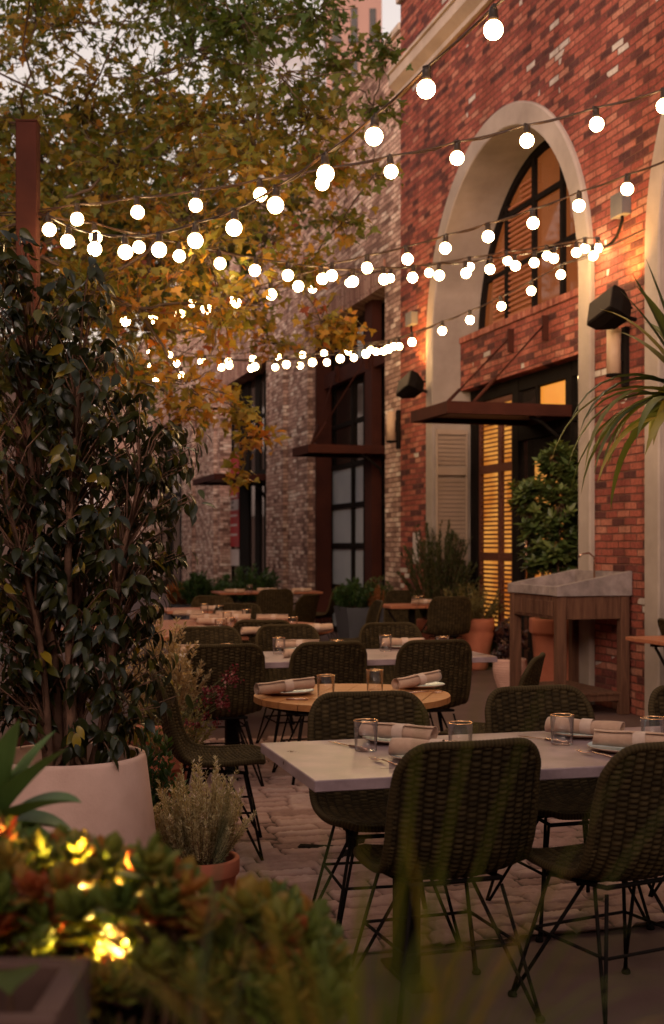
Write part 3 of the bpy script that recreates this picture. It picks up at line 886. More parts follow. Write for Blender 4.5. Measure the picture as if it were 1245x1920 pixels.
# ---------------------------------------------------------------- rope chair
def chair_shell(sx=7, sy=5):
    prof = [(-.285,.865),(-.272,.80),(-.252,.70),(-.232,.60),(-.205,.515),(-.155,.455),(-.08,.432),(.02,.432),(.13,.443),(.205,.452),(.225,.448)]
    # resample smooth curve
    pr = np.array(prof); d = np.r_[0, np.cumsum(np.linalg.norm(np.diff(pr, axis=0), axis=1))]; L = d[-1]
    cw, rh = .0335, .0175
    ns = int(L/rh*sy); s = np.linspace(0, L, ns)
    def cr(tq):
        out = []
        i = np.clip(np.searchsorted(d, tq)-1, 0, len(d)-2)
        t = (tq-d[i])/(d[i+1]-d[i])
        p0 = pr[np.maximum(i-1,0)]; p1 = pr[i]; p2 = pr[i+1]; p3 = pr[np.minimum(i+2, len(pr)-1)]
        t = t[:,None]
        return .5*((2*p1)+(-p0+p2)*t+(2*p0-5*p1+4*p2-p3)*t*t+(-p0+3*p1-3*p2+p3)*t**3)
    C = cr(s)
    Tn = np.gradient(C, axis=0); Tn /= np.linalg.norm(Tn, axis=1)[:,None]
    Nn = np.stack([-Tn[:,1], Tn[:,0]], 1)              # normal in the (y,z) profile plane
    HW = .237
    r = .105
    def half(sv):
        e = np.minimum(sv, L-sv); e = np.clip(e, 0, r)
        base = np.interp(sv/L, [0, .25, .5, .8, 1], [.222, .238, .238, .232, .22])
        return base-(r-np.sqrt(np.maximum(r*r-(r-e)**2, 0)))
    nx = int(2*HW/cw*sx)
    tt = np.linspace(-1, 1, nx)
    Hh = half(s)
    X = tt[None,:]*Hh[:,None]; S = np.repeat(s[:,None], nx, 1)
    q = X/HW
    blend = np.interp(s/L, [0,.15,.45,.6,1], [.6,1,1,.7,.35])[:,None]
    curl = (np.abs(q)**2.2)*.052*blend
    col = np.floor(X/cw+.5); a = (X/cw+.5-col-.5)*2
    jit = np.modf(np.sin(col*37.7)*437.5)[0]*.15
    rowf = S/rh+.5*(np.mod(col, 2))+jit; row = np.floor(rowf); b = (rowf-row-.5)*2
    hgt = np.sqrt(np.clip(1-.80*a*a, 0, 1))*np.clip(1-b*b, 0, 1)**.62*.0105
    seam = np.exp(-((np.abs(a)-1)/.16)**2)
    hgt = hgt*(1-.7*seam)
    # strands converge at the seams between columns
    rid = np.abs(np.modf(np.sin(row*12.9898+col*78.233)*43758.5453)[0])
    cen = np.zeros((ns, nx, 3))
    cen[...,0] = X
    # curl pushes the rim along the normal that faces the sitter
    ny, nz = Nn[:,0][:,None], Nn[:,1][:,None]
    sgn = 1.0
    cen[...,1] = C[:,0][:,None]+ny*curl*sgn; cen[...,2] = C[:,1][:,None]+nz*curl*sgn
    tilt = np.zeros_like(X)
    top = cen.copy(); top[...,1] += ny*(hgt+.002); top[...,2] += nz*(hgt+.002)
    bot = cen.copy(); bot[...,1] -= ny*(hgt+.002); bot[...,2] -= nz*(hgt+.002)
    V = np.concatenate([top.reshape(-1,3), bot.reshape(-1,3)])
    idx = np.arange(ns*nx).reshape(ns, nx)
    F1 = np.stack([idx[:-1,:-1], idx[:-1,1:], idx[1:,1:], idx[1:,:-1]], -1).reshape(-1,4)
    F2 = F1[:, ::-1]+ns*nx
    F = np.concatenate([F1, F2])
    cv = np.clip((.35+.5*rid)*(.25+.75*np.clip(hgt/.0095, 0, 1)), 0, 1).ravel()  # gaps between stitches darkened: shade put into the rope colour
    me = mesh_np('shell', V, F, M['rope'], True, np.concatenate([cv, cv]))
    # rim: wrapped rope following the outline
    rim = [cen[i,-1] for i in range(0, ns, 1)]+[cen[-1,i] for i in range(nx-2, 0, -1)]+[cen[i,0] for i in range(ns-1, -1, -1)]+[cen[0,i] for i in range(1, nx-1)]
    rim = np.array(rim); dd = np.r_[0, np.cumsum(np.linalg.norm(np.diff(rim, axis=0), axis=1))]
    keep = []; last = -1
    n = int(dd[-1]/.0035); qs = np.linspace(0, dd[-1], n, endpoint=False)
    rp = np.stack([np.interp(qs, dd, rim[:,k]) for k in range(3)], 1)
    for _ in range(3): rp = (np.roll(rp, 1, 0)+2*rp+np.roll(rp, -1, 0))/4
    rad = .0125+.0016*np.abs(np.sin(np.pi*qs/.0125))
    mb = MB(); mb.tube([tuple(p) for p in rp], list(rad), 8, closed=True)
    me2 = mb.me('rim', M['rope'])
    at = me2.attributes.new('rnd', 'FLOAT', 'POINT')
    at.data.foreach_set('value', np.repeat(np.clip((rad-.0125)/.0016*.5+.25, 0, 1), 8).astype(np.float32))
    return me, me2
def make_chair():
    t = thing('rope_chair', 'x', 'chair')
    a, b = chair_shell()
    sh = link('shell', a, t); link('rim', b, sh)
    m = MB(); z = .405
    pts = [(-.15,-.14,z+.02),(-.15,.15,z),(.15,.15,z),(.15,-.14,z+.02)]
    m.tube(pts, .008, 8, closed=True)
    m.tube([(-.15,0,z),(.15,0,z)], .007)
    m.build('seat_frame', M['black'], t)
    for sx in (-1, 1):
        for sy, fy in ((-1, -.235), (1, .225)):
            m = MB(); foot = Vector((sx*.235, fy, .012))
            a_ = Vector((sx*.15, sy*.14, z)); b_ = Vector((sx*.10, sy*.02, z))
            m.tube([a_, foot], .0062); m.tube([b_, foot+Vector((-.006*sx, 0, 0))], .0062)
            leg = m.build('leg', M['black'], t)
            m = MB(); m.lathe([(.0, 0), (.014, 0), (.016, .006), (.012, .016), (.0, .02)], 12, foot.x, foot.y); m.build('foot_cap', M['black'], leg)
    def at(sx, sy, k):
        fy = -.235 if sy < 0 else .225
        a_ = Vector((sx*.15, sy*.14, z)); return a_.lerp(Vector((sx*.235, fy, .012)), k)
    for sx in (-1, 1):
        m = MB(); m.tube([at(sx,-1,.45), at(sx,1,.45)], .0055); m.build('stretcher', M['black'], t)
    for sy in (-1, 1):
        m = MB(); m.tube([at(-1,sy,.45), at(1,sy,.45)], .0055); m.build('stretcher', M['black'], t)
    return t
CHAIR = make_chair(); cu_ = [False]
GC = 'woven rope chairs around the tables'
TD = math.degrees(TH)
def chair(px, Yb, yaw, label, dz=0, X=None):
    """px, Yb: where the top of the back is seen and how far away; yaw: direction the chair faces, degrees from +y"""
    back = Vector(((px-CX)/FPX*Yb if X is None else X, Yb, 0))
    y = R(yaw); d = Vector((-math.sin(y), math.cos(y), 0))
    return place(CHAIR, cu_, label, back+d*.275, (0, 0, y), GC)
# nearest rectangular table
chair(892, 3.80, TD+3, 'dark woven chair filling the foreground, back to the viewer at the nearest concrete table')
chair(1268, 3.80, TD+12, 'dark woven chair, back to us, cut by the right edge of the picture')
chair(686, 5.05, TD+180-4, 'woven chair facing us at the nearest concrete table, partly hiding the small round table')
chair(1000, 5.25, TD+180+3, 'chair facing us behind the nearest concrete table, just right of its middle')
chair(1302, 5.32, TD+180, 'chair facing us at the nearest concrete table, only its left shoulder visible')
# small round table
chair(292, 6.02, -86, 'woven chair in profile beside the potted ficus, facing the small round table')
chair(1012, 6.75, 74, 'woven chair turned sideways right of the small round table, its back narrow in view')
# second rectangular table
chair(424, 7.46, TD, 'leftmost chair in front of the second concrete table, behind the red flowers')
chair(622, 7.66, TD+2, 'middle chair with its back to us at the second concrete table')
chair(820, 7.80, TD-2, 'right hand chair with its back to us at the second concrete table')
chair(388, 9.05, TD+180, 'far side chair of the second concrete table, mostly hidden by its leftmost front chair')
chair(536, 9.30, TD+180+2, 'chair on the far side of the second concrete table, below the slatted round table')
chair(729, 9.50, TD+180-3, 'far side chair of the second concrete table, in front of the grey planter')
# slatted round table
chair(492, 9.85, TD-14, 'chair with its back to us tucked against the slatted round table')
chair(398, 14.5, 190, 'dark chair behind the slatted round table, left of the other one there')
chair(446, 12.6, 178, 'low chair back on the far side of the slatted round table')
# far tables
chair(518, 16.6, TD, 'chair facing away at the far wooden table in front of the pale brick pier')
chair(583, 14.8, 60, 'small chair turned sideways between the far tables and the rust framed door')
chair(636, 18.2, 80, 'far chair in profile standing by the rust framed opening, left of the grey planter')
# bistro table
chair(846, 14.2, 8, 'chair with its back to us at the small square table near the terracotta pot')
chair(757, 16.2, 175, 'chair behind the small square table, against the far brick pier')
chair(712, 13.2, 100, 'chair seen sideways low in front of the grey planter')
chair(1252, 9.9, -80, 'chair at the right edge of the picture beyond the stone sink')

# ---------------------------------------------------------------- tables
def rect_table(label, c0, L, D, top=.75):
    """c0: front left corner of the top (world x,y); long side along NRM"""
    c = Vector((c0[0], c0[1], 0))+NRM*L/2+DIR*D/2
    t = thing('concrete_table', label, 'table', (c.x, c.y, 0), TH, 'rectangular tables with concrete tops')
    m = MB(); m.box(-L/2, L/2, -D/2, D/2, top-.036, top, .003); m.build('tabletop', M['concrete_top'], t)
    for x in ((-L/2+.42), (L/2-.42)):
        m = MB(); m.box(x-.038, x+.038, -.038, .038, .02, top-.05, .004); m.box(x-.05, x+.05, -D*.36, D*.36, top-.054, top-.037, .003)
        m.build('leg', M['black'], t)
        m = MB(); m.box(x-.04, x+.04, -D*.22, D*.22, .001, .016, .004); m.build('foot', M['black'], t)
    return t
FL = G(590, 1464, .75)
T1 = rect_table('nearest rectangular table, its pale concrete top set for four', (FL.x, FL.y), 2.0, .76)
FR2 = G(933, 1231, .75); L2 = 2.05
c2 = Vector((FR2.x, FR2.y, 0))-NRM*L2
T2 = rect_table('second rectangular table with a pale concrete top, behind the small round table', (c2.x, c2.y), L2, .76)
def round_table(name, label, px, Y, Rr, mat, gap, top=.75, thick=.028, n=64, pw=.1):
    t = thing(name, label, 'table', ((px-CX)/FPX*Y, Y, 0), TH+R(62) if name != 'slatted_table' else TH+R(58))
    m = MB(); y = -Rr
    nb = int(round(2*Rr/pw)); w_ = 2*Rr/nb
    for i in range(nb):
        a, b = -Rr+i*w_+gap/2, -Rr+(i+1)*w_-gap/2
        ys = np.linspace(a, b, 5)
        rt = [(math.sqrt(max(0, (Rr)**2-q*q)), q) for q in ys]
        ol = [(x, q) for x, q in rt]+[(-x, q) for x, q in rt[::-1]]
        k = len(ol)
        m.add([(x, q, top-thick) for x, q in ol]+[(x, q, top) for x, q in ol],
              [tuple(range(k))[::-1], tuple(range(k, 2*k))]+[(j, (j+1)%k, k+(j+1)%k, k+j) for j in range(k)])
    tt = m.build('tabletop', mat, t)
    m = MB(); m.lathe([(Rr-.10, top-thick-.02), (Rr-.05, top-thick-.02), (Rr-.05, top-thick-.001), (Rr-.10, top-thick-.001), (Rr-.10, top-thick-.02)], 48); m.box(-.3, .3, -.03, .03, top-thick-.03, top-thick-.001); m.box(-.03, .03, -Rr+.1, Rr-.1, top-thick-.029, top-thick-.002)
    m.build('under_frame', M['black'], t)
    m = MB(); m.lathe([(.03, .02), (.03, top-.05)], 16); m.build('pedestal', M['black'], t)
    m = MB(); m.box(-.26, .26, -.03, .03, .002, .024, .004); m.box(-.03, .03, -.26, .26, .003, .025, .004); m.build('foot', M['black'], t)
    return t
RT = round_table('round_table', 'small round teak table with two place settings, behind the nearest concrete table', 660, 6.05, .465, M['teak'], .004)
ST = round_table('slatted_table', 'large round table of reddish teak slats set with rolled napkins', 372, 10.9, 1.15, M['teak_red'], .016, pw=.072)
def square_table(label, px, Y, hw_, hd, top=.75):
    t = thing('wooden_table', label, 'table', ((px-CX)/FPX*Y, Y, 0), TH, 'smaller tables with reddish wood tops')
    m = MB(); n = 7
    for i in range(n):
        a, b = -hw_+2*hw_*i/n, -hw_+2*hw_*(i+1)/n
        m.box(a+.003, b-.003, -hd, hd, top-.03, top, .003)
    m.build('tabletop', M['teak_red'], t)
    m = MB(); m.box(-hw_+.04, hw_-.04, -.03, .03, top-.055, top-.031)
    m.box(-.03, .03, -.03, .03, .02, top-.05); m.build('pedestal', M['black'], t)
    m = MB(); m.tube([(-.03,0,.28),(-hw_*.8,0,top-.06)], .012); m.tube([(.03,0,.28),(hw_*.8,0,top-.06)], .012); m.build('brace', M['black'], t)
    m = MB(); m.box(-.25, .25, -.03, .03, .002, .022); m.box(-.03, .03, -.25, .25, .003, .023); m.build('foot', M['black'], t)
    return t
BT = square_table('small square wooden table with a crossed brace near the lamplit door', 772, 15.0, .36, .33)
FT = square_table('far wooden table with rolled napkins in front of the pale brick pier', 500, 19.2, .78, .36)
MT = square_table('wooden table half hidden by leaves beyond the slatted round table', 390, 14.0, .5, .38)
ET = square_table('wooden table cut by the right edge of the picture beside the stone sink', 1290, 9.6, .34, .34)

# ---------------------------------------------------------------- table settings
def make_glass():
    t = thing('tumbler', 'x', 'glass')
    m = MB(); m.lathe([(.0, .0005), (.035, .0005), (.038, .003), (.0425, .104), (.0402, .104), (.0360, .016), (.033, .012), (.0, .011)], 40)
    m.build('vessel', M['glass'], t)
    m = MB(); m.lathe([(.0428, .1035), (.0430, .105), (.0415, .1062), (.0400, .105), (.0399, .1035)], 40); m.build('gilt_rim', M['gold'], t)
    return t
def make_plate():
    t = thing('plate', 'x', 'plate')
    m = MB(); m.lathe([(.0, .0), (.075, .0), (.08, .004), (.122, .0155), (.1255, .018), (.1235, .0195)], 56); m.build('body', M['plate'], t)
    m = MB(); m.lathe([(.1235, .0196), (.117, .0182), (.082, .010), (.0, .008)], 56); m.build('glaze', M['glaze'], t)
    return t
def make_napkin(seed=0, L=.265, r0=.0315):
    rr = random.Random(seed)
    t = thing('napkin', 'x', 'napkin')
    turns = 3.2; n = 96; nx = 15; vs = []; th_ = .0021
    ph = rr.uniform(0, 6.28)
    for i in range(nx):
        x = -L/2+L*i/(nx-1); pinch = 1-.13*math.exp(-((x-.012)/.02)**2)
        bend = .0016*math.sin(3*x/L*3+ph)
        for k in range(n+1):
            a = 2*math.pi*turns*k/n; r_ = (.006+(r0-.006)*k/n)*(1+.03*math.sin(2*a+9*x/L+ph)+.02*math.sin(3*a-ph+14*x/L))*pinch
            fl = 1.0 if k < n-14 else 1.0
            off = .004*math.sin(a*1.0+ph)*(i in (0, nx-1))
            vs.append((x+off*.8+(.012*(k/n) if i == nx-1 else -.010*(k/n)*(i == 0)), r_*math.cos(a+ph)*1.08, r0*.98+r_*math.sin(a+ph)*.92+bend))
    fs = [(i*(n+1)+k, i*(n+1)+k+1, (i+1)*(n+1)+k+1, (i+1)*(n+1)+k) for i in range(nx-1) for k in range(n)]
    m = MB(); m.add(vs, fs, True)
    o = m.build('cloth', M['linen'], t)
    md = o.modifiers.new('thickness', 'SOLIDIFY'); md.thickness = th_; md.offset = 0
    m = MB(); vs = []; n2 = 36
    for x in (-.008, .034):
        for k in range(n2):
            a = 2*math.pi*k/n2; r_ = r0*.985
            vs.append((x, r_*1.09*math.cos(a), r0*.98+r_*.93*math.sin(a)))
    m.add(vs, [(k, (k+1)%n2, n2+(k+1)%n2, n2+k) for k in range(n2)], True); m.build('band', M['band'], t)
    return t
def make_fork():
    t = thing('fork', 'x', 'fork')
    m = MB()
    m.tube([(-.10,0,.004),(-.05,0,.006),(.0,0,.010),(.035,0,.012)], [.0048,.004,.0028,.003], 8)
    vs = []; 
    xs = [.033,.045,.055,.068]; ws = [.003,.0095,.0115,.0115]; zs = [.012,.009,.007,.0065]
    for x, w_, z in zip(xs, ws, zs): vs += [(x,-w_,z),(x,w_,z),(x,w_,z+.0016),(x,-w_,z+.0016)]
    m.add(vs, [(0,1,2,3),(12,15,14,13)]+[(i*4+j, (i+1)*4+j, (i+1)*4+(j+1)%4, i*4+(j+1)%4) for i in range(3) for j in range(4)])
    for q in (-.0098,-.0033,.0033,.0098): m.tube([(.066,q,.0072),(.085,q,.0075),(.103,q,.012)], [.0016,.0014,.0008], 6)
    m.build('handle_and_tines', M['steel'], t)
    return t
def make_knife():
    t = thing('knife', 'x', 'knife')
    m = MB(); m.tube([(-.11,0,.004),(-.06,0,.005),(-.01,0,.005)], [.0055,.005,.0042], 8); m.build('grip', M['steel'], t)
    m = MB(); vs = [(-.012,-.005,.0042),(.08,-.009,.0042),(.105,-.002,.0042),(.108,.003,.0042),(-.012,.004,.0042)]
    vs += [(x,y,z+.0014) for x,y,z in vs]; m.add(vs, [(4,3,2,1,0),(5,6,7,8,9)]+[(j,(j+1)%5,5+(j+1)%5,5+j) for j in range(5)])
    m.build('blade', M['steel'], t)
    return t
def simple_fork():
    t = make_fork(); ch = t.children[0]; me = ch.data; bpy.data.objects.remove(ch); bpy.data.objects.remove(t)
    o = link('fork', me); tag(o, 'x', 'fork'); return o
GL, PL, NP, NP2, KN = make_glass(), make_plate(), make_napkin(1), make_napkin(5), make_knife()
FK = simple_fork()
U = {k: [False] for k in ('gl','pl','np','np2','fk','kn')}
def glass(px, py, label, top=.75, s=1.0):
    p = G(px, py, top); place(GL, U['gl'], label, p, (0,0,random.uniform(0,6)), 'clear tumblers with gilt rims', (s,s,s))
def plate(px, py, label, top=.75, s=1.0):
    p = G(px, py, top); place(PL, U['pl'], label, p, (0,0,random.uniform(0,6)), 'small blue glazed plates', (s,s,s))
def napkin(px, py, yaw, label, top=.75, dz=.017, tilt=0, alt=False, s=1.0):
    p = G(px, py, top+dz); place(NP2 if alt else NP, U['np2' if alt else 'np'], label, p, (0, -R(tilt), R(yaw)), 'rolled beige napkins', (s,s,s))
def fork(px, py, yaw, label, top=.75): place(FK, U['fk'], label, G(px, py, top), (0,0,R(yaw)), 'copper toned forks')
def knife(px, py, yaw, label, top=.75): place(KN, U['kn'], label, G(px, py, top), (0,0,R(yaw)), 'copper toned knives')
n1 = 'on the nearest concrete table'
glass(686, 1408, 'clear tumbler '+n1+', leftmost, by the knife')
glass(863, 1413, 'clear tumbler '+n1+', just behind the foreground chair back')
glass(1054, 1396, 'clear tumbler '+n1+', right of its middle')
glass(1224, 1402, 'clear tumbler '+n1+' at the right edge of the picture')
plate(745, 1391, 'blue plate under a rolled napkin '+n1+', back left setting')
plate(800, 1424, 'blue plate '+n1+', half hidden by the foreground chair back', s=1.0)
plate(1094, 1380, 'blue plate behind the tumbler '+n1+', back right setting')
plate(1170, 1408, 'blue plate '+n1+', front right, hidden by the cut off chair', s=1.0)
napkin(745, 1388, -30, 'rolled napkin with its spiral end towards us '+n1+', back left')
napkin(812, 1420, -20, 'rolled napkin just above the foreground chair back '+n1, alt=True)
napkin(1096, 1378, -32, 'rolled napkin behind the tumbler '+n1+', back right', alt=True)
napkin(1192, 1404, -20, 'rolled napkin at the front right of the nearest concrete table, by the picture edge')
fork(728, 1434, 121, 'fork lying alone left of the foreground chair back '+n1)
fork(818, 1393, 175, 'fork beside the spiral napkin end, behind the tumbler '+n1)
fork(1127, 1420, 127, 'fork pointing left in front of the right hand napkin '+n1)
fork(1180, 1384, 175, 'fork near the tumbler at the right edge '+n1)
knife(652, 1400, 128, 'knife left of the leftmost tumbler '+n1)
knife(1018, 1388, 135, 'knife left of the tumbler in the middle '+n1)
n2 = 'on the small round teak table'
glass(611, 1309, 'clear tumbler '+n2+', in front')
glass(703, 1297, 'clear tumbler '+n2+', behind')
plate(540, 1301, 'blue plate at the left '+n2)
plate(787, 1289, 'blue plate at the right '+n2)
napkin(535, 1299, 24, 'rolled napkin on the left plate '+n2, tilt=4)
napkin(783, 1287, 40, 'rolled napkin with a coiled end on the right plate '+n2, tilt=5)
knife(582, 1313, 0, 'knife in front of the left plate '+n2)
fork(790, 1301, 5, 'fork in front of the right plate '+n2)
n3 = 'on the second concrete table'
glass(523, 1226, 'clear tumbler '+n3+' beside the left napkin')
glass(723, 1221, 'clear tumbler '+n3+' in the middle')
glass(830, 1224, 'clear tumbler '+n3+', rightmost')
glass(632, 1232, 'clear tumbler '+n3+', only its rim showing above a chair back')
glass(426, 1240, 'clear tumbler '+n3+', leftmost, above the flower chair')
plate(560, 1219, 'blue plate left '+n3)
plate(752, 1215, 'blue plate middle '+n3)
napkin(557, 1216, 4, 'rolled napkin left '+n3)
napkin(755, 1212, 4, 'rolled napkin middle '+n3, alt=True)
napkin(575, 1234, 12, 'rolled napkin end above the middle chair back '+n3, alt=True)
napkin(372, 1226, 4, 'rolled napkin at the left end '+n3)
n4 = 'on the slatted round table'
for i, (px, py, yw, d) in enumerate([(372, 1188, 12, 'nearest the leaves at the left'), (400, 1171, -4, 'left, middle row'), (476, 1175, -6, 'in the middle'), (590, 1183, 14, 'at the right rim'), (510, 1164, 0, 'far side, rightmost'), (440, 1163, 3, 'far side, in the centre'), (385, 1163, 3, 'far side, leftmost'), (486, 1189, 20, 'nearest to us')]):
    plate(px+4, py+2, 'blue plate '+n4+', '+d)
    napkin(px, py, yw, 'rolled napkin '+n4+', '+d, alt=i % 2)
for px, py, d in [(432, 1182, 'left of the middle'), (549, 1181, 'right of the middle'), (426, 1170, 'left, far side'), (462, 1164, 'far side, centre'), (412, 1186, 'left, near side')]:
    glass(px, py, 'clear tumbler '+n4+', '+d)
n5 = 'on the wooden table behind the slatted one'
for i, (px, py, d) in enumerate([(352, 1155, 'left'), (402, 1146, 'middle'), (432, 1157, 'right')]):
    napkin(px, py, 4, 'rolled napkin '+n5+', '+d, alt=i % 2)
glass(383, 1152, 'clear tumbler '+n5+', left of centre'); glass(412, 1156, 'clear tumbler '+n5+', right of centre')
n6 = 'on the far wooden table by the pale pier'
for i, (px, py, d) in enumerate([(440, 1112, 'leftmost'), (500, 1110, 'second from left'), (532, 1115, 'second from right'), (565, 1110, 'rightmost')]):
    napkin(px, py, 4, 'rolled napkin '+n6+', '+d, alt=i % 2)
glass(468, 1111, 'clear tumbler '+n6)
n7 = 'on the small square table near the door'
napkin(795, 1133, 4, 'rolled napkin '+n7); glass(780, 1136, 'clear tumbler '+n7+', left one'); glass(789, 1134, 'clear tumbler '+n7+', right one')

# ---------------------------------------------------------------- stone sink on its stand
SU1 = W(1187)                                           # near end along the wall
sk = thing('stone_sink', 'carved grey stone sink on a weathered wooden stand against the brick pier', 'sink', WW(SU1-.5, -.36, 0), RZ)
m = MB()                                                # local x along wall (+ near), y to the wall
hx, y0, y1, zb_, zf, zr = .52, -.36, .34, 1.02, 1.10, 1.23
def slab(a, b, c, d, za, zc): pass
# four walls of the basin, the end walls rise towards the wall
for s_ in (-1, 1):
    xa, xb = s_*hx, s_*(hx-.07)
    vs = [(xa,y0,zb_),(xb,y0,zb_),(xb,y1,zb_),(xa,y1,zb_),(xa,y0,zf),(xb,y0,zf),(xb,y1,zr),(xa,y1,zr)]
    m.add(vs, [(0,3,2,1),(4,5,6,7),(0,1,5,4),(1,2,6,5),(2,3,7,6),(3,0,4,7)] if s_ < 0 else [(0,1,2,3),(4,7,6,5),(0,4,5,1),(1,5,6,2),(2,6,7,3),(3,7,4,0)])
n = 13
for i in range(n):
    a = -hx+.07+(2*hx-.14)*i/n; b = -hx+.07+(2*hx-.14)*(i+1)/n
    m.box(a+.0015, b-.0015, y0+.001, y0+.07, zb_+.001, zf-.001, .003)
m.box(-hx+.07, hx-.07, y1-.06, y1-.001, zb_, zr-.01)
m.box(-hx+.07, hx-.07, y0+.07, y1-.06, zb_+.001, zb_+.02)
m.build('basin', M['stone'], sk)
m = MB(); m.tube([(0,.25,zb_+.02),(0,.25,1.34),(0,.20,1.38),(0,.12,1.37),(0,.10,1.34)], .009); m.build('tap', M['steel'], sk)
for sx in (-1, 1):
    for yy in (y0+.055, y1-.055):
        m = MB(); m.box(sx*(hx-.055)-.042, sx*(hx-.055)+.042, yy-.042, yy+.042, 0, zb_-.002, .006); m.build('leg', M['oldwood'], sk)
m = MB()
for yy in (y0+.02, y1-.05): m.box(-hx+.098, hx-.098, yy, yy+.03, zb_-.2, zb_-.003, .004)
for x in (-hx+.02, hx-.05): m.box(x, x+.03, y0+.098, y1-.098, zb_-.2, zb_-.004, .004)
for i in range(4): m.box(-hx+.16+i*.21, -hx+.30+i*.21, y0+.008, y0+.018, zb_-.175, zb_-.045, .004)
m.build('apron', M['oldwood'], sk)
m = MB()
for i in range(7): m.box(-hx+.03, hx-.03, y0+.09+i*.076, y0+.155+i*.076, .17, .192, .003)
for x in (-hx+.045, hx-.075): m.box(x, x+.03, y0+.098, y1-.098, .12, .169)
m.build('shelf', M['oldwood'], sk)

# ---------------------------------------------------------------- steel post
pp = P(52.5, 230, 8.0)
po = thing('steel_post', 'rust brown square steel post carrying the light strings, rising behind the ficus', 'post', (pp.x, 8.0, 0), R(3))
m = MB(); m.box(-.065, .065, -.065, .065, .01, pp.z-.012, .005); m.build('shaft', M['rust'], po)
m = MB(); m.box(-.069, .069, -.069, .069, pp.z-.012, pp.z, .003); m.build('cap', M['rust'], po)
m = MB(); m.box(-.13, .13, -.13, .13, 0, .012, .002); m.build('base_plate', M['rust'], po)
m = MB(); m.tube([(.065,0,3.49),(.09,0,3.49),(.10,0,3.52)], .008); m.tube([(-.065,0,3.49),(-.09,0,3.49)], .008); m.build('hook', M['black'], po)

# ---------------------------------------------------------------- light strings
bm_ = MB(); bm_.sphere((0, 0, -.082), .0390, 24, 16); BULB = bm_.me('bulb', M['bulb'])
sm_ = MB(); sm_.lathe([(.0, .004), (.016, .004), (.0185, -.006), (.0185, -.030), (.022, -.032), (.022, -.046), (.0, -.048)], 12); sm_.box(-.02, .02, -.008, .008, -.004, .018, .003)
SOCK = sm_.me('lamp_socket', M['socket'])
def light_string(label, A, B, bulbs, ends, sag=0, r=.006):
    """A, B: (px, Y) of two points of the string's plan line; 1/Y runs linearly with px"""
    def Yat(px):
        t = (px-A[0])/(B[0]-A[0]); return 1/((1-t)/A[1]+t/B[1])
    pts = []
    e0, e1 = ends
    seq = ([(e0[0], e0[1], e0[2] if len(e0) > 2 else Yat(e0[0]), False)] +
           [(px, py, Yat(px), True) for px, py in bulbs] +
           [(e1[0], e1[1], e1[2] if len(e1) > 2 else Yat(e1[0]), False)])
    wp = []
    for px, py, Y, isb in seq:
        p = P(px, py, Y)
        if isb: p.z += .085
        wp.append((p, isb))
    o0 = wp[0][0]
    t = thing('light_string', label, 'string lights', o0, 0, 'strings of globe bulbs over the courtyard')
    main, second = [], []
    for i in range(len(wp)-1):
        a, b = wp[i][0], wp[i+1][0]; n = 6; dl = (b-a).length
        for k in range(n):
            f = k/n; q = a.lerp(b, f)
            sg = 4*f*(1-f)
            main.append(q-o0+Vector((0,0,.010-.02*sg*dl)))
            second.append(q-o0+Vector((.010*math.sin(f*6.28+i), .010*math.cos(f*6.28+i*2), .012-.045*sg*dl)))
    main.append(wp[-1][0]-o0); second.append(wp[-1][0]-o0)
    m = MB(); m.tube(main, r, 6); m.tube(second, r*.7, 5)
    m.build('cable', M['cable'], t)
    for p, isb in wp:
        if not isb: continue
        s = link('lamp_socket', SOCK, t, p-o0, (random.uniform(-.1,.1), random.uniform(-.1,.1), random.uniform(0,3)))
        link('bulb', BULB, s)
light_string('light string nearest to us, diving from the top right to the steel post', (925, 5.15), (90, 7.75),
    [(925,57),(800,168),(703,257),(609,328),(519,387),(440,429),(367,452),(299,470),(234,474),(178,468),(129,454),(90,432)], [(1010,-50), (72,402,7.98)])
light_string('almost straight light string crossing in front of the arch top and past the post', (1245, 7.0), (145, 7.95),
    [(1372,160),(1245,200),(1117,234),(988,266),(857,297),(731,323),(604,346),(487,366),(370,386),(256,399),(145,412)], [(1500,110), (-60,404)])
light_string('light string from the steel post sagging across the pale bricks to the junction box', (72, 8.0), (1112, 11.3),
    [(177,446),(260,465),(336,481),(410,495),(480,508),(540,517),(602,524),(661,529),(718,525),(775,521),(823,517),(873,513),(920,506),(965,499),(1002,493),(1040,485),(1081,474),(1112,480)], [(72,404,7.98),(1133,463)])
light_string('light string climbing from the tree to the upper right corner below the arch top', (1177, 8.2), (236, 10.5),
    [(1275,318),(1177,355),(1086,387),(998,419),(915,445),(836,466),(762,487),(688,503),(623,518),(562,538),(507,553),(441,568),(388,580),(339,591),(288,599),(236,603)], [(1400,250),(150,600)])
light_string('light string meeting the junction box right of the arch, behind two others', (1120, 11.4), (285, 14.8),
    [(1120,466),(1097,466),(1025,480),(950,490),(880,501),(805,512),(733,522),(655,531),(585,542),(500,557),(437,564),(361,569),(286,577)], [(1133,463,11.3),(200,585)])
light_string('low light string rising towards the right in front of the arch window', (1052, 11.6), (415, 14.6),
    [(1052,516),(996,546),(939,575),(881,601),(829,621),(772,642),(729,655),(686,664),(638,673),(587,680),(537,684),(478,688),(415,689),(340,704),(294,710)], [(1300,385,10.2),(200,712)])
light_string('lowest light string running from the far pier into the tree', (748, 15.6), (384, 17.0),
    [(748,650),(738,650),(720,659),(706,660),(665,671),(614,680),(564,686),(516,689),(470,691),(429,686),(384,680),(332,682),(284,687)], [(774,628),(230,690)])
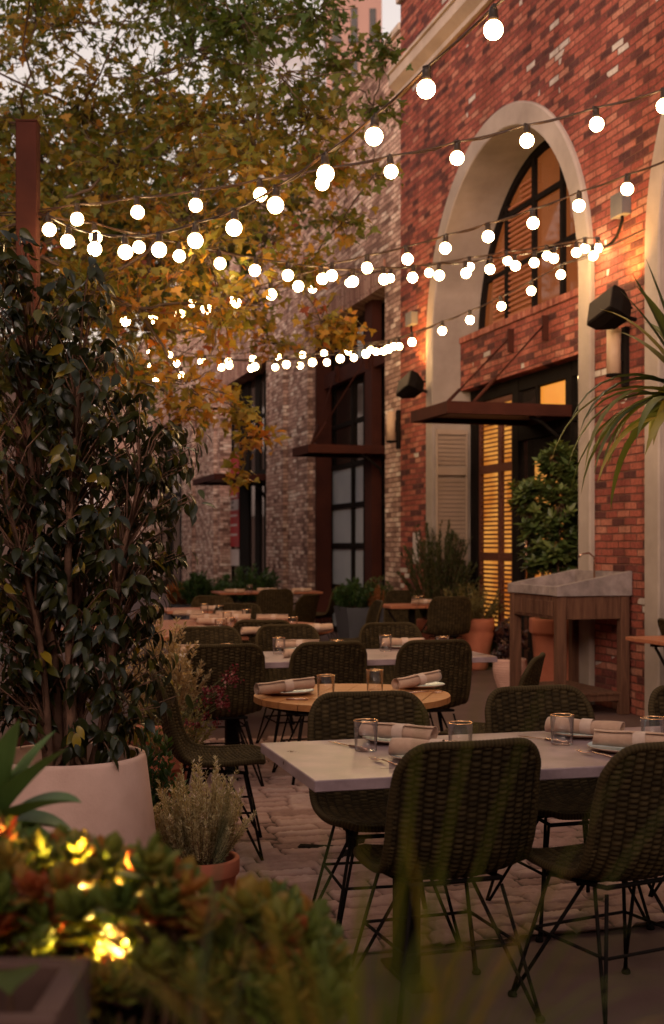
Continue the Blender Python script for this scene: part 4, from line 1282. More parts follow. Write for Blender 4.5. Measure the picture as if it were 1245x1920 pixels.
light_string('most distant light string with the smallest bulbs, above the lowest one', (695, 16.2), (284, 17.6),
    [(695,656),(652,659),(609,663),(566,666),(521,670),(474,673),(429,677),(378,679),(318,666),(282,662)], [(774,628,15.9),(230,660)])

# ---------------------------------------------------------------- foliage tools
def unit(a): return a/np.maximum(np.linalg.norm(a, axis=-1, keepdims=True), 1e-9)
def frames(d, up):
    """columns x=side, y=leaf axis d, z=normal close to up"""
    d = unit(d); x = unit(np.cross(d, up)); z = np.cross(x, d)
    return np.stack([x, d, z], -1)
def cloud(name, tv, tf, pos, fr, sc_, rnd, mat, parent=None, smooth=True, jw=None):
    tv = np.asarray(tv, float); n = len(pos); k = len(tv)
    L = tv[None]*np.asarray(sc_).reshape(-1,1,1)
    if jw is not None: L = L*jw[:,None,:]
    V = np.einsum('nij,nkj->nki', fr, L)+pos[:,None,:]
    quads = [f for f in tf if len(f) == 4]; tris = [f for f in tf if len(f) == 3]
    off = (np.arange(n)*k)
    if quads and not tris: F = (np.array(quads)[None]+off[:,None,None]).reshape(-1,4)
    elif tris and not quads: F = (np.array(tris)[None]+off[:,None,None]).reshape(-1,3)
    else: F = [[i+o for i in f] for o in off for f in tf]
    me = mesh_np(name, V.reshape(-1,3), F, mat, smooth, np.repeat(rnd, k))
    return link(name, me, parent)
def leaf_ovate(width=.42, fold=.10, curve=.18, tip=.16):
    ys = [0, .12, .3, .5, .7, .87, 1.0]; ws = [.02, .62, .95, 1.0, .72, .25, .0]
    v = []; 
    for y, w_ in zip(ys, ws):
        z = -curve*y*y; hw = w_*width/2
        v += [(-hw, y, z+fold*w_), (0, y, z), (hw, y, z+fold*w_)]
    f = []
    for i in range(len(ys)-1):
        a = i*3; f += [(a, a+1, a+4, a+3), (a+1, a+2, a+5, a+4)]
    return v, f
def leaf_maple():
    out = [(0,0),(.10,.16),(.34,.10),(.30,.22),(.52,.34),(.30,.40),(.27,.55),(.12,.52),(.13,.74),(0,1.0)]
    pts = out+[(-x, y) for x, y in out[-2:0:-1]]
    v = [(0, .36, 0)]+[(x*1.05, y, .20*abs(x)-.35*max(0, y-.35)**2-.10*abs(x)*y) for x, y in pts]
    k = len(pts)
    return v, [(0, 1+i, 1+(i+1)%k) for i in range(k)]
def leaf_small(width=.3, curve=.1):
    v = [(-.01,0,0),(.01,0,0),(width/2,.5,-curve*.3),(-width/2,.5,-curve*.3),(.0,1,-curve),(-.001,1,-curve)]
    return v, [(0,1,2,3),(3,2,4,5)]
def leaf_fat():
    ys = [0,.25,.55,.8,1.0]; ws = [.18,.34,.56,.50,.05]; v = []
    for y, w_ in zip(ys, ws):
        z = .18*y*y; t = .10*w_
        v += [(-w_/2, y, z+.03), (0, y, z-t*1.3), (w_/2, y, z+.03), (0, y, z+.02+t*.5)]
    f = []
    for i in range(4):
        for j in range(4): f.append((i*4+j, i*4+(j+1)%4, (i+1)*4+(j+1)%4, (i+1)*4+j))
    return v, f
def rdir(n, r=rng):
    return unit(r.normal(size=(n,3)))
def tubes(name, paths, mat, parent, n=5):
    m = MB()
    for pts, r in paths: m.tube(pts, r, n)
    return m.build(name, mat, parent)
def wavy(a, b, r, n=6, amp=.04):
    a, b = Vector(a), Vector(b); out = []
    L = (b-a).length
    for i in range(n+1):
        f = i/n; w_ = amp*L*math.sin(math.pi*f)
        out.append(a.lerp(b, f)+Vector((r.uniform(-w_, w_), r.uniform(-w_, w_), r.uniform(-w_, w_)*.5)))
    return out

M['maple'] = mat_leaf('autumn maple leaf', [(.0,(.055,.095,.022)),(.3,(.11,.13,.026)),(.52,(.20,.16,.03)),(.75,(.33,.18,.03)),(.93,(.34,.12,.035)),(1,(.20,.055,.04))], .5, .5)
M['maple_back'] = mat_leaf('green maple leaf', [(.0,(.03,.05,.015)),(.4,(.06,.08,.02)),(.8,(.14,.11,.025)),(1,(.22,.11,.02))], .5, .4)
M['ficus'] = mat_leaf('glossy ficus leaf', [(.0,(.013,.016,.005)),(.5,(.028,.033,.008)),(.80,(.052,.056,.010)),(.90,(.14,.115,.014)),(1,(.36,.24,.02))], .30, .25, .45)
M['needle'] = mat_leaf('pale grey green leaf', [(.0,(.27,.23,.11)),(.5,(.46,.39,.21)),(.9,(.62,.52,.33)),(1,(.78,.68,.60))], .6, .25)
M['cream'] = mat_leaf('dry cream foliage', [(.0,(.26,.19,.10)),(.5,(.44,.33,.18)),(1,(.62,.48,.30))], .7, .3)
M['pitto'] = mat_leaf('leathery green leaf', [(.0,(.035,.055,.016)),(.5,(.07,.10,.025)),(1,(.13,.15,.04))], .38, .25)
M['juniper'] = mat_leaf('dark olive needle', [(.0,(.025,.035,.012)),(.6,(.06,.07,.02)),(1,(.11,.10,.03))], .6, .15)
M['fern'] = mat_leaf('fresh green leaf', [(.0,(.025,.05,.015)),(.6,(.05,.10,.025)),(1,(.10,.15,.04))], .5, .3)
M['yellowgreen'] = mat_leaf('yellow green leaf', [(.0,(.09,.085,.03)),(.6,(.20,.17,.06)),(1,(.32,.25,.10))], .6, .3)
M['orange'] = mat_leaf('orange brown plume', [(.0,(.20,.07,.025)),(.6,(.38,.15,.05)),(1,(.50,.24,.10))], .7, .3)
M['purple'] = mat_leaf('dark purple leaf', [(.0,(.02,.01,.012)),(.6,(.05,.02,.02)),(1,(.09,.035,.03))], .4, .1)
M['jade'] = mat_leaf('jade succulent leaf', [(.0,(.09,.15,.03)),(.55,(.22,.25,.04)),(.85,(.42,.26,.05)),(1,(.44,.13,.045))], .4, .4)
M['blade'] = mat_leaf('blue green blade', [(.0,(.06,.10,.06)),(1,(.14,.19,.12))], .5, .3)
M['grass'] = mat_leaf('yellow green grass', [(.0,(.07,.11,.014)),(.6,(.16,.17,.022)),(1,(.36,.22,.04))], .5, .5)
M['agave'] = mat_leaf('agave leaf', [(.0,(.08,.15,.04)),(1,(.17,.26,.08))], .45, .15)
M['yucca'] = mat_leaf('strap leaf', [(.0,(.03,.045,.022)),(.7,(.07,.085,.03)),(1,(.18,.15,.04))], .38, .3)
M['flower'] = mat_leaf('dark red flower', [(.0,(.10,.006,.012)),(.6,(.19,.012,.022)),(1,(.42,.20,.17))], .6, .2, tcol=(1.1,.7,.7))

# ---------------------------------------------------------------- autumn trees
def tree(name, label, base, trunk_top, blobs, per, leafsize, mat, seed, trunk_r=.16, rbias=0.0, bark='bark_dark'):
    r = random.Random(seed); g_ = np.random.default_rng(seed)
    t = thing(name, label, 'tree', base, 0, 'trees with autumn leaves')
    b0 = Vector(base); tt = Vector(trunk_top)
    paths = []
    trunk = [Vector((0,0,0)), Vector((.03,.02,1.0)), (tt-b0)*.55+Vector((.05,-.04,0)), tt-b0]
    m = MB(); m.tube(trunk, [trunk_r*1.35, trunk_r, trunk_r*.9, trunk_r*.75], 12); m.build('trunk', M[bark], t)
    # limbs: a handful of directions, blobs attach to the nearest limb point
    nodes = [tt-b0]
    cents = [Vector(c)-b0 for c, _, _, _ in blobs]
    order = sorted(range(len(cents)), key=lambda i: (cents[i]-nodes[0]).length)
    for i in order:
        c = cents[i]
        best = min(nodes, key=lambda q: (q-c).length+.35*(q-nodes[0]).length)
        L = (c-best).length
        rr = max(.007, .030-.006*(c-nodes[0]).length) if L > .1 else .008
        paths.append((wavy(best, c, r, 6, .07), [rr*(1-.5*k/6) for k in range(7)]))
        nodes.append(c)
    pos = []; dr = []; rn = []
    tv, tf = leaf_maple()
    for (c, rad, dens, hue) in blobs:
        cc = np.array(Vector(c)-b0)
        ntw = max(3, int(per*dens/7))
        for _ in range(ntw):
            dv = g_.normal(size=3); dv /= np.linalg.norm(dv); dv[2] *= .75
            tip = cc+dv*rad*g_.uniform(.35, 1.05)
            st = cc+dv*rad*.1
            paths.append((wavy(Vector(st), Vector(tip), r, 3, .10), [.005, .004, .003, .002]))
            h_ = np.clip(hue+g_.normal()*.13, 0, 1)
            nl = 7
            for q in range(nl):
                f = g_.uniform(.35, 1.0); p = st+(tip-st)*f+g_.normal(size=3)*.05
                d = dv*.5+g_.normal(size=3)*.6+np.array([0,0,-.55])
                pos.append(p); dr.append(d); rn.append(np.clip(h_+g_.normal()*.10+rbias, 0, 1))
    pos = np.array(pos); dr = np.array(dr); n = len(pos)
    up = unit(np.array([0,0,1.0])+g_.normal(size=(n,3))*.55)
    sc_ = leafsize*g_.uniform(.6, 1.2, n)
    cr_ = cloud('crown', tv, tf, pos, frames(dr, up), sc_, np.array(rn), M[mat], t, False, np.stack([g_.uniform(.8,1.15,n), np.ones(n), g_.uniform(-1.2,1.8,n)], -1))
    tubes('branch', paths, M[bark], t, 5)
    return t
def blobrow(spec, seed, Y0, Y1, rad, jit=30):
    r = random.Random(seed); out = []
    for y, x0, x1, st, dens, hue in spec:
        x = x0
        while x <= x1:
            Y = r.uniform(Y0, Y1)
            px, py = x+r.uniform(-jit, jit), y+r.uniform(-jit, jit)*.8
            out.append((tuple(P(px, py, Y)), rad*r.uniform(.75, 1.25), dens*r.uniform(.6, 1.3), hue+r.uniform(-.12, .12)))
            x += st
    return out
bl = blobrow([(-60,-80,720,120,1.0,.2),(25,-60,300,110,.55,.42),(20,330,700,95,1.0,.18),(120,-60,330,120,.45,.45),(125,360,690,95,.62,.22),(215,-40,640,105,.85,.45),(300,-40,610,100,1.0,.55),(385,-40,560,105,.8,.58),
              (470,-40,560,105,.65,.6),(560,60,540,110,.6,.62),(630,180,520,110,.42,.66),(700,230,380,105,.42,.68)], 3, 8.8, 12.5, .52)
bl += [(tuple(P(x, y, Y)), r_, d_, h_) for x, y, Y, r_, d_, h_ in [(640,420,10.5,.3,.35,.45),(600,600,10.5,.32,.5,.62),(650,620,10.8,.2,.3,.7),(440,770,10.2,.26,.35,.68),(470,820,10.2,.2,.28,.7),(455,885,10.2,.14,.16,.66),(360,760,10.6,.35,.5,.68),(700,330,10.8,.22,.25,.5),(720,90,10.5,.3,.4,.2),(700,200,10.8,.25,.35,.35),(610,330,10,.3,.5,.5),(560,510,10.4,.3,.5,.55)]]
tree('maple_tree', 'maple tree with orange and green leaves hanging over the tables from the left', (-3.0, 10.6, 0), tuple(Vector((-3.0, 10.8, 3.0))), bl, 290, .090, 'maple', 11, .16, -.03)
bl2 = blobrow([(-40,-100,620,130,.7,.25),(80,-100,120,150,.5,.4),(90,330,600,120,.35,.2),(200,-100,560,130,.5,.35),(290,-100,520,90,1.3,.4),(370,-100,500,75,1.8,.5),(440,-100,460,75,1.9,.5),(510,-100,420,75,1.9,.55),(590,-100,380,85,1.7,.6),(680,-100,240,85,1.5,.6),(780,-100,200,90,1.5,.5)], 5, 13.5, 18, .8)
tree('maple_tree', 'further autumn tree filling the gaps behind the first one', (-5.6, 16.0, 0), (-5.4, 16.0, 3.6), bl2, 190, .14, 'maple_back', 12, .2)

# ---------------------------------------------------------------- potted ficus
def pot_lathe(name, label, loc, prof, mat, soil_z, soil_r, n=48, poly=False, group=None, cat='plant pot', rz=0):
    t = thing(name, label, cat, loc, rz, group)
    m = MB(); m.lathe(prof, n, poly=poly); m.build('vessel', M[mat], t)
    m = MB(); m.disc(soil_r, soil_z, 32)
    s = m.build('soil', M['soil'], t)
    return t
fx, fy = P(128, 0, 4.55).x, 4.55
pot_lathe('plant_pot', 'large pale concrete pot holding the tall ficus', (fx, fy, 0),
    [(.0,.0),(.335,.0),(.345,.02),(.325,.30),(.275,.70),(.272,.712),(.262,.716),(.248,.710),(.246,.62),(.0,.60)], 'concrete_pot', .64, .247, 64)
def ficus():
    t = thing('ficus_tree', 'tall dark glossy ficus in the large concrete pot, filling the left side', 'plant', (fx, fy, .64))
    g_ = np.random.default_rng(21); r = random.Random(21)
    prof = [(.0,.0),(.10,.12),(.30,.30),(.50,.40),(.70,.46),(.95,.53),(1.15,.54),(1.32,.50),(1.45,.36),(1.6,.26),(1.75,.21),(1.85,.18),(1.95,.10)]
    zz = [p[0] for p in prof]; rr = [p[1] for p in prof]
    paths = []; stems = []
    for k, (dx, dy, h) in enumerate([(-.06,.0,1.75),(.0,-.03,1.6),(.06,.05,1.3),(-.13,.05,1.75),(.0,.08,1.3),(-.05,-.08,1.2),(.13,.0,1.05)]):
        n = 12; pts = []
        lean = (r.uniform(-.10,.12), r.uniform(-.12,.12))
        for i in range(n+1):
            f = i/n
            pts.append(Vector((dx*.6+dx*f*1.2+lean[0]*f+.014*math.sin(7*f+k), dy*.6+dy*f+lean[1]*f+.014*math.cos(6*f+2*k), h*f-.02)))
        paths.append((pts, [(.021-.006*(k % 3 == 2))*(1-.72*i/n) for i in range(n+1)])); stems.append((pts, h))
    mt = MB()
    for p_, r_ in paths: mt.tube(p_, r_, 8)
    # basal roots
    for k in range(9):
        a = k*.7; mt.tube([(0.02*math.cos(a), .02*math.sin(a), .09), (.07*math.cos(a), .07*math.sin(a), .03), (.12*math.cos(a+.2), .12*math.sin(a+.2), -.01)], [.010,.008,.004], 6)
    mt.build('stem', M['bark'], t)
    pos, dr, rn, sz = [], [], [], []; tw = []
    BL = [(30,455,38),(0,500,60),(150,520,42),(185,560,32),(70,560,62),(120,620,70),(10,620,90),(200,650,42),(60,700,95),(185,700,70),(-60,760,100),(120,790,95),(235,760,60),(255,830,85),(335,810,42),(360,850,28),(40,850,110),(170,890,95),(290,905,75),(345,930,34),(-60,930,110),(80,980,110),(210,990,85),(300,1010,62),(335,1040,26),(30,1090,110),(160,1110,85),(255,1110,55),(-70,1100,100),(300,1150,36),(250,1200,48),(120,1230,70),(20,1220,90),(-60,1260,80),(300,1235,30),(210,1290,50),(180,1180,80),(120,1060,100),(60,1200,90),(220,1140,70),(150,1260,70),(240,1290,50),(-20,1320,70),(80,1350,50),(265,1385,32),(310,1295,36),(195,1395,28),(90,1300,60),(30,1160,80),(270,1080,60),(30,1340,60),(150,1370,32),(250,1340,30)]
    org = np.array([fx, fy, .64])
    for (bx_, by_, br_) in BL:
        depth = g_.uniform(-.12, .12)
        c = np.array(P(bx_, by_, fy+depth))-org; rad = br_/FPX*fy
        for _ in range(max(5, int(27*(br_/100.)**1.7*(.6 if by_ > 1190 else 1)))):
            dv0 = g_.normal(size=3); dv0 /= np.linalg.norm(dv0)
            tip = c+dv0*rad*g_.uniform(.45, 1.05)*np.array([1, 1.5, 1])
            if tip[2] < .05: tip[2] = .05+g_.random()*.15
            st, h = stems[int(np.argmin([abs(s_[0][6].x-c[0])+.25*g_.random()+max(0, c[2]-s_[1])*.6 for s_ in stems]))]
            f = min(1, max(.12, (tip[2]-.15)/h)); base = np.array(st[int(f*12)])
            mid = (base+tip)/2+np.array([0,0,.05])
            tw.append(([Vector(base), Vector(mid), Vector(tip)], [.004,.0026,.0014]))
            dv = tip-mid; dv /= max(1e-6, np.linalg.norm(dv))
            out = np.array([dv0[0], dv0[1], 0])
            nl = int(g_.integers(5, 9)); yel = g_.random()
            for k in range(nl):
                ff = k/(nl-1)
                p = mid+(tip-mid)*(.25+.85*ff)+g_.normal(size=3)*.012
                side = np.cross(dv, [0,0,1]); side /= max(1e-6, np.linalg.norm(side))
                d = dv*.35+side*(.7 if k % 2 else -.7)*g_.uniform(.4,1)+out*.25+np.array([0,0,-.8])+g_.normal(size=3)*.2
                pos.append(p); dr.append(d)
                b_ = g_.uniform(.0, .86)
                if yel > .86 and g_.random() < .55: b_ = g_.uniform(.88, 1.0)  # yellow leaves: warm light on the ficus put into leaf colour
                rn.append(b_); sz.append(g_.uniform(.046, .074))
    pos = np.array(pos); dr = np.array(dr); n = len(pos)
    outv = unit(pos*np.array([1,1,0])+1e-4)
    up = unit(outv*.8+np.array([0,0,.6])+g_.normal(size=(n,3))*.35)
    tv, tf = leaf_ovate(.46, .07, .28)
    cloud('foliage', tv, tf, pos, frames(dr, up), np.array(sz), np.array(rn), M['ficus'], t)
    tubes('branch', tw, M['bark'], t, 5)
ficus()

# ---------------------------------------------------------------- small shrubs of many kinds
def needle_shrub(name, label, cat, loc, r0, h, stems, per, nlen, nwid, mat, seed, spread=1.0, flower=0, wood='bark', droop=0, up_=.9, z0=0.0, curve=.3):
    t = thing(name, label, cat, loc)
    g_ = np.random.default_rng(seed); r = random.Random(seed)
    paths = []; pos = []; dr = []; rn = []
    for _ in range(stems):
        a = g_.uniform(0, 6.283); q = math.sqrt(g_.random()); hh = h*g_.uniform(.55, 1.0)*(1-.35*q*q)
        b = np.array([.25*r0*q*math.cos(a), .25*r0*q*math.sin(a), z0]); e = np.array([r0*q*spread*math.cos(a), r0*q*spread*math.sin(a), z0+hh])
        mid = b*(1-.55)+e*.55+np.array([math.cos(a), math.sin(a), 0])*curve*r0*q*.4-np.array([0,0,.06*hh])+g_.normal(size=3)*.02*h
        e = e+g_.normal(size=3)*.04*h
        ts = np.linspace(0, 1, 7); pts = [(1-u)**2*b+2*u*(1-u)*mid+u*u*e for u in ts]
        paths.append(([Vector(p) for p in pts], [.0035*h*(1.3-u) for u in ts]))
        us = g_.uniform(.18, 1.0, per)
        P_ = ((1-us)**2)[:,None]*b+(2*us*(1-us))[:,None]*mid+(us**2)[:,None]*e
        tg = unit((2*(1-us))[:,None]*(mid-b)+(2*us)[:,None]*(e-mid))
        rad = rdir(per, g_); rad = unit(rad-(rad*tg).sum(-1, keepdims=True)*tg)
        pos.append(P_); dr.append(rad*.8+tg*up_+np.array([0,0,-droop])); bb = g_.uniform(.0,.85)*np.ones(per)*.5+g_.uniform(0,.42,per)
        if flower: bb = np.where((us > .82) & (g_.random(per) < flower), 1.0, bb)
        rn.append(bb)
    pos = np.concatenate(pos); dr = np.concatenate(dr); rn = np.concatenate(rn); n = len(pos)
    tv, tf = leaf_small(nwid/nlen, .12)
    cloud('foliage', tv, tf, pos, frames(dr, unit(np.array([0,0,1.])+g_.normal(size=(n,3))*.5)), nlen*g_.uniform(.6,1.2,n), rn, M[mat], t)
    tubes('stem', paths, M[wood], t, 4)
    return t
def rosette_shrub(name, label, cat, loc, blobs, per, leaf, mat, seed, wood='bark', tmpl=None, nros=9, base=(0,0,0), flat=.5):
    """leathery leaves in whorls at the twig tips"""
    t = thing(name, label, cat, loc); g_ = np.random.default_rng(seed); r = random.Random(seed)
    paths = []; pos = []; dr = []; rn = []; upv = []
    for (c, rad, dens) in blobs:
        c = np.array(c, float)
        paths.append((wavy(Vector(base), Vector(c), r, 6, .06), [.014*(1-.6*k/6) for k in range(7)]))
        for _ in range(int(per*dens)):
            dv = g_.normal(size=3); dv /= np.linalg.norm(dv)
            tip = c+dv*rad*g_.uniform(.4, 1.0); ax = dv*.6+np.array([0,0,.8]); ax /= np.linalg.norm(ax)
            paths.append(([Vector(c), Vector((c+tip)/2), Vector(tip)], [.006,.004,.003]))
            b_ = g_.uniform(0, .8)
            a0 = g_.uniform(0, 6.28); s1 = np.cross(ax, [.3,.7,.1]); s1 /= np.linalg.norm(s1); s2 = np.cross(ax, s1)
            for k in range(nros):
                a = a0+k*2.4; el = .25+.75*k/nros
                d = (s1*math.cos(a)+s2*math.sin(a))*(1.15-el*.6)+ax*el*flat*1.5
                pos.append(tip-ax*.02*(1-el)*leaf/.05); dr.append(d); upv.append(ax); rn.append(min(1, b_+g_.uniform(0,.25)))
    pos = np.array(pos); n = len(pos); dr = np.array(dr); upv = np.array(upv)
    tv, tf = tmpl or leaf_ovate(.42, .05, .1)
    cloud('foliage', tv, tf, pos, frames(dr, upv+g_.normal(size=(n,3))*.1), leaf*g_.uniform(.7,1.15,n), np.array(rn), M[mat], t)
    tubes('stem', paths, M[wood], t, 5)
    return t
TP = [(.0,.0),(.72,.0),(.76,.03),(.93,.80),(1.0,.80),(1.02,.82),(1.02,.98),(1.0,1.0),(.90,1.0),(.88,.97),(.86,.85),(.0,.85)]
def tpot(label, px, Y, r_, h, mat='terracotta', X=None, n=48, poly=False, group='terracotta pots'):
    x = P(px, 0, Y).x if X is None else X
    pot_lathe('plant_pot', label, (x, Y, 0), [(a*r_, b*h) for a, b in TP], mat, h*.88, r_*.87, n, poly, group)
    return x
x = tpot('terracotta pot with the pale spiky shrub, beside the large concrete pot', 378, 4.75, .138, .30)
needle_shrub('rosemary_shrub', 'pale grey green needle leaved shrub in the terracotta pot nearest the ficus', 'shrub', (x, 4.75, .26), .195, .41, 170, 170, .0165, .0042, 'needle', 31, flower=.10)
x = tpot('terracotta pot with red flowers, just behind the chair in profile', 300, 6.65, .15, .38)
t = needle_shrub('flowering_plant', 'wispy plant with dark red flowers leaning towards the chairs', 'plant', (x+.03, 6.65, .33), .26, .42, 60, 44, .026, .010, 'yellowgreen', 32, spread=1.1)
g_ = np.random.default_rng(33); paths = []; heads = []
for k in range(20):
    a = g_.uniform(-1.2, 1.2); L = g_.uniform(.28, .58); e = np.array([math.cos(a)*L*.75, math.sin(a)*L*.35, L*g_.uniform(.55,1.0)])
    mid = e*np.array([.35,.4,.62]); pts = [Vector((0,0,0)), Vector(mid*.6), Vector(mid), Vector((mid+e)/2), Vector(e)]
    paths.append((pts, [.003,.0026,.002,.0016,.0012])); heads.append(e)
tubes('flower_stalk', paths, M['yellowgreen'], t, 4)
tv, tf = leaf_small(.6, .1)
for e in heads:                                        # every flower head is a part of its own, petals round one centre
    n = 26; dd_ = rdir(n, g_)+np.array([0,0,-.5]); c_ = np.repeat(e[None], n, 0)+g_.normal(size=(n,3))*np.array([.010,.008,.012])
    o_ = cloud('flower', tv, tf, c_, frames(dd_, rdir(n, g_)), .020*g_.uniform(.6,1.2,n), g_.uniform(0,1,n)**1.6, M['flower'], t)
x = tpot('terracotta pot partly hidden by the ficus, with a tall cream bush', 296, 7.3, .2, .45)
needle_shrub('cream_bush', 'tall cream coloured feathery bush to the right of the ficus', 'shrub', (x, 7.3, .4), .27, .72, 90, 120, .030, .010, 'cream', 34, spread=.95)
needle_shrub('green_shrub', 'low fresh green shrub between the concrete pot and the chair in profile', 'shrub', (P(270,0,5.5).x, 5.5, .0), .22, .72, 46, 90, .045, .016, 'fern', 35)

# entrance pots
x = tpot('large eight sided terracotta pot under the stone sink, at the arched entrance', 1048, 12.45, .29, .74, n=8, poly=True)
B = []
r = random.Random(5)
for (cx_, cy_, cz_, rad, d_) in [(-.05,0,1.62,.20,1.1),(.12,0,1.50,.24,1.3),(-.26,0,1.30,.22,1.2),(.02,-.1,1.22,.24,1.3),(.28,0,1.15,.22,1.1),(-.20,0,.98,.22,1.2),(.12,.05,.92,.24,1.3),(-.05,-.05,.72,.20,1.0),(.24,0,.70,.22,1.1),(-.22,.02,.66,.16,.7),(.05,0,.50,.20,.8),(.25,0,.45,.16,.6)]:
    B.append(((cx_, cy_, cz_), rad, d_))
rosette_shrub('pittosporum_shrub', 'tall leathery leaved shrub standing before the lamplit entrance behind the stone sink', 'shrub', (x, 12.45, .65), B, 44, .098, 'pitto', 36, base=(0,0,0))
needle_shrub('ground_cover_plant', 'low bright green plant at the rim of the eight sided terracotta pot', 'plant', (x, 12.45, .66), .24, .14, 60, 30, .03, .012, 'fern', 37)
x = P(956, 0, 12.6).x
pr = [(.0,.0),(.105,.0)]
for i in range(13):
    z = .01+i*.024; f = z/.33; R_ = .105+.065*math.sin(min(1, f*1.15)*math.pi*.62)
    pr += [(R_-.004, z), (R_, z+.008), (R_, z+.015), (R_-.004, z+.022)]
pr += [(.160,.332),(.150,.335),(.146,.30),(.0,.29)]
pot_lathe('plant_pot', 'small pink ribbed clay pot left of the stone sink', (x, 12.6, 0), pr, 'pinkpot', .30, .146)
rosette_shrub('purple_shrub', 'dark purple leaved plant in the pink ribbed pot', 'plant', (x, 12.6, .28), [((-.06,0,.22),.14,1),((.08,0,.25),.14,1),((.0,0,.38),.13,1),((-.1,0,.1),.1,.6)], 18, .055, 'purple', 38)
x = P(888, 0, 14.9).x
pr = [(.0,.0),(.15,.0),(.17,.04),(.20,.25),(.235,.42),(.22,.44),(.24,.47),(.245,.56),(.235,.60),(.215,.60),(.20,.50),(.0,.49)]
pot_lathe('plant_pot', 'banded terracotta pot with a yellow green shrub near the shutters', (x, 14.9, 0), pr, 'terracotta', .54, .207, group='terracotta pots')
needle_shrub('yellow_shrub', 'rounded yellow green shrub in the banded terracotta pot', 'shrub', (x-.03, 14.9, .5), .40, .52, 110, 90, .030, .010, 'yellowgreen', 39, spread=1.0)
x = P(822, 0, 15.5).x
tpot('terracotta pot under the big dark green bush by the far pier', 0, 15.5, .26, .55, X=x)
needle_shrub('conifer_bush', 'big dark green upright bush in front of the far pier and arch reveal', 'shrub', (x, 15.5, .45), .52, 1.32, 120, 170, .055, .012, 'juniper', 40, spread=.95, up_=1.4, curve=-.3)
# slate planter
x = P(682, 0, 17.2).x; t = thing('slate_planter', 'tapered slate grey planter in the middle distance', 'planter', (x, 17.2, 0), TH)
m = MB(); hb, ht, hh = .25, .33, .62
m.add([(-hb,-hb,0),(hb,-hb,0),(hb,hb,0),(-hb,hb,0),(-ht,-ht,hh),(ht,-ht,hh),(ht,ht,hh),(-ht,ht,hh),(-ht+.03,-ht+.03,hh),(ht-.03,-ht+.03,hh),(ht-.03,ht-.03,hh),(-ht+.03,ht-.03,hh),(-ht+.03,-ht+.03,hh-.1),(ht-.03,-ht+.03,hh-.1),(ht-.03,ht-.03,hh-.1),(-ht+.03,ht-.03,hh-.1)],
      [(0,3,2,1)]+[(i, (i+1)%4, 4+(i+1)%4, 4+i) for i in range(4)]+[(4+i, 4+(i+1)%4, 8+(i+1)%4, 8+i) for i in range(4)]+[(8+i, 8+(i+1)%4, 12+(i+1)%4, 12+i) for i in range(4)])
m.build('vessel', M['slate'], t); m = MB(); m.box(-ht+.031, ht-.031, -ht+.031, ht-.031, hh-.11, hh-.06); m.build('soil', M['soil'], t)
needle_shrub('leafy_plant', 'fresh green leafy plant in the left half of the slate planter', 'plant', (x-.14, 17.15, .55), .26, .46, 50, 70, .07, .022, 'fern', 41)
needle_shrub('plume_plant', 'orange brown feathery plant in the right half of the slate planter', 'plant', (x+.17, 17.1, .55), .14, .36, 40, 60, .03, .010, 'orange', 42)
needle_shrub('dark_shrub', 'darker shrub at the back right of the slate planter', 'shrub', (x+.2, 17.3, .55), .22, .52, 40, 60, .045, .02, 'pitto', 43)
# far planters
for i, (px, Y, rr_, h_, mat, lab, nm) in enumerate([(383, 21, .42, .62, 'fern', 'round dark green shrub at the end of the alley, left of the ferny one', 'green_shrub'), (462, 22, .60, .72, 'fern', 'wide ferny plant below the black framed window at the end of the alley', 'fern_plant'), (338, 22, .22, .42, 'orange', 'small orange plant at the far left of the alley end', 'orange_plant')]):
    x = P(px, 0, Y).x
    t = thing('far_planter', ['dark planter under the round green shrub', 'dark planter under the wide ferny plant', 'dark planter under the small orange plant'][i], 'planter', (x, Y, 0), TH, 'dark planters at the alley end')
    m = MB(); w2 = rr_*.8; m.box(-w2, w2, -.2, .2, 0, .42, .01); m.build('vessel', M['slate'], t)
    m = MB(); m.box(-w2+.03, w2-.03, -.17, .17, .4, .425); m.build('soil', M['soil'], t)
    needle_shrub(nm, lab, 'plant', (x, Y, .4), rr_, h_, 60, 70, .09, .03, mat, 50+i)

# ---------------------------------------------------------------- strap leaved plant at the right edge
def blades(name, items, mat, parent=None, seg=9):
    """items: base, direction, length, width, droop, rnd"""
    V, F, rn = [], [], []
    for b, d, L, w_, dp, rv in items:
        b = np.array(b, float); d = np.array(d, float); d /= np.linalg.norm(d)
        sd_ = np.cross(d, [0,0,1.]); 
        if np.linalg.norm(sd_) < .1: sd_ = np.array([1.,0,0])
        sd_ /= np.linalg.norm(sd_); p = b.copy(); o = len(V)
        for i in range(seg+1):
            f = i/seg; ww = w_*.5*(min(1, .45+f*2.2))*(1-f**3.0)+.0004
            nrm_ = np.cross(sd_, d)
            V += [p-sd_*ww+nrm_*ww*.35, p, p+sd_*ww+nrm_*ww*.35]; rn += [rv]*3
            d = d+np.array([0,0,-dp/seg*(.4+1.4*f)]); d /= np.linalg.norm(d); p = p+d*L/seg
        for i in range(seg):
            a = o+i*3; F += [(a,a+1,a+4,a+3),(a+1,a+2,a+5,a+4)]
    me = mesh_np(name, np.array(V), np.array(F), mat, True, np.array(rn)); return link(name, me, parent)
yx, yy, yz = P(1300, 0, 6.6).x, 6.6, P(0, 745, 6.6).z
pot_lathe('plant_pot', 'terracotta pot out of view at the right, under the strap leaved plant', (yx, yy, 0), [(a*.24, b*.45) for a, b in TP], 'terracotta', .39, .20, group='terracotta pots')
t = thing('dracaena_plant', 'tall strap leaved plant arching in from the right edge, lit yellow from below', 'plant', (yx, yy, .39))
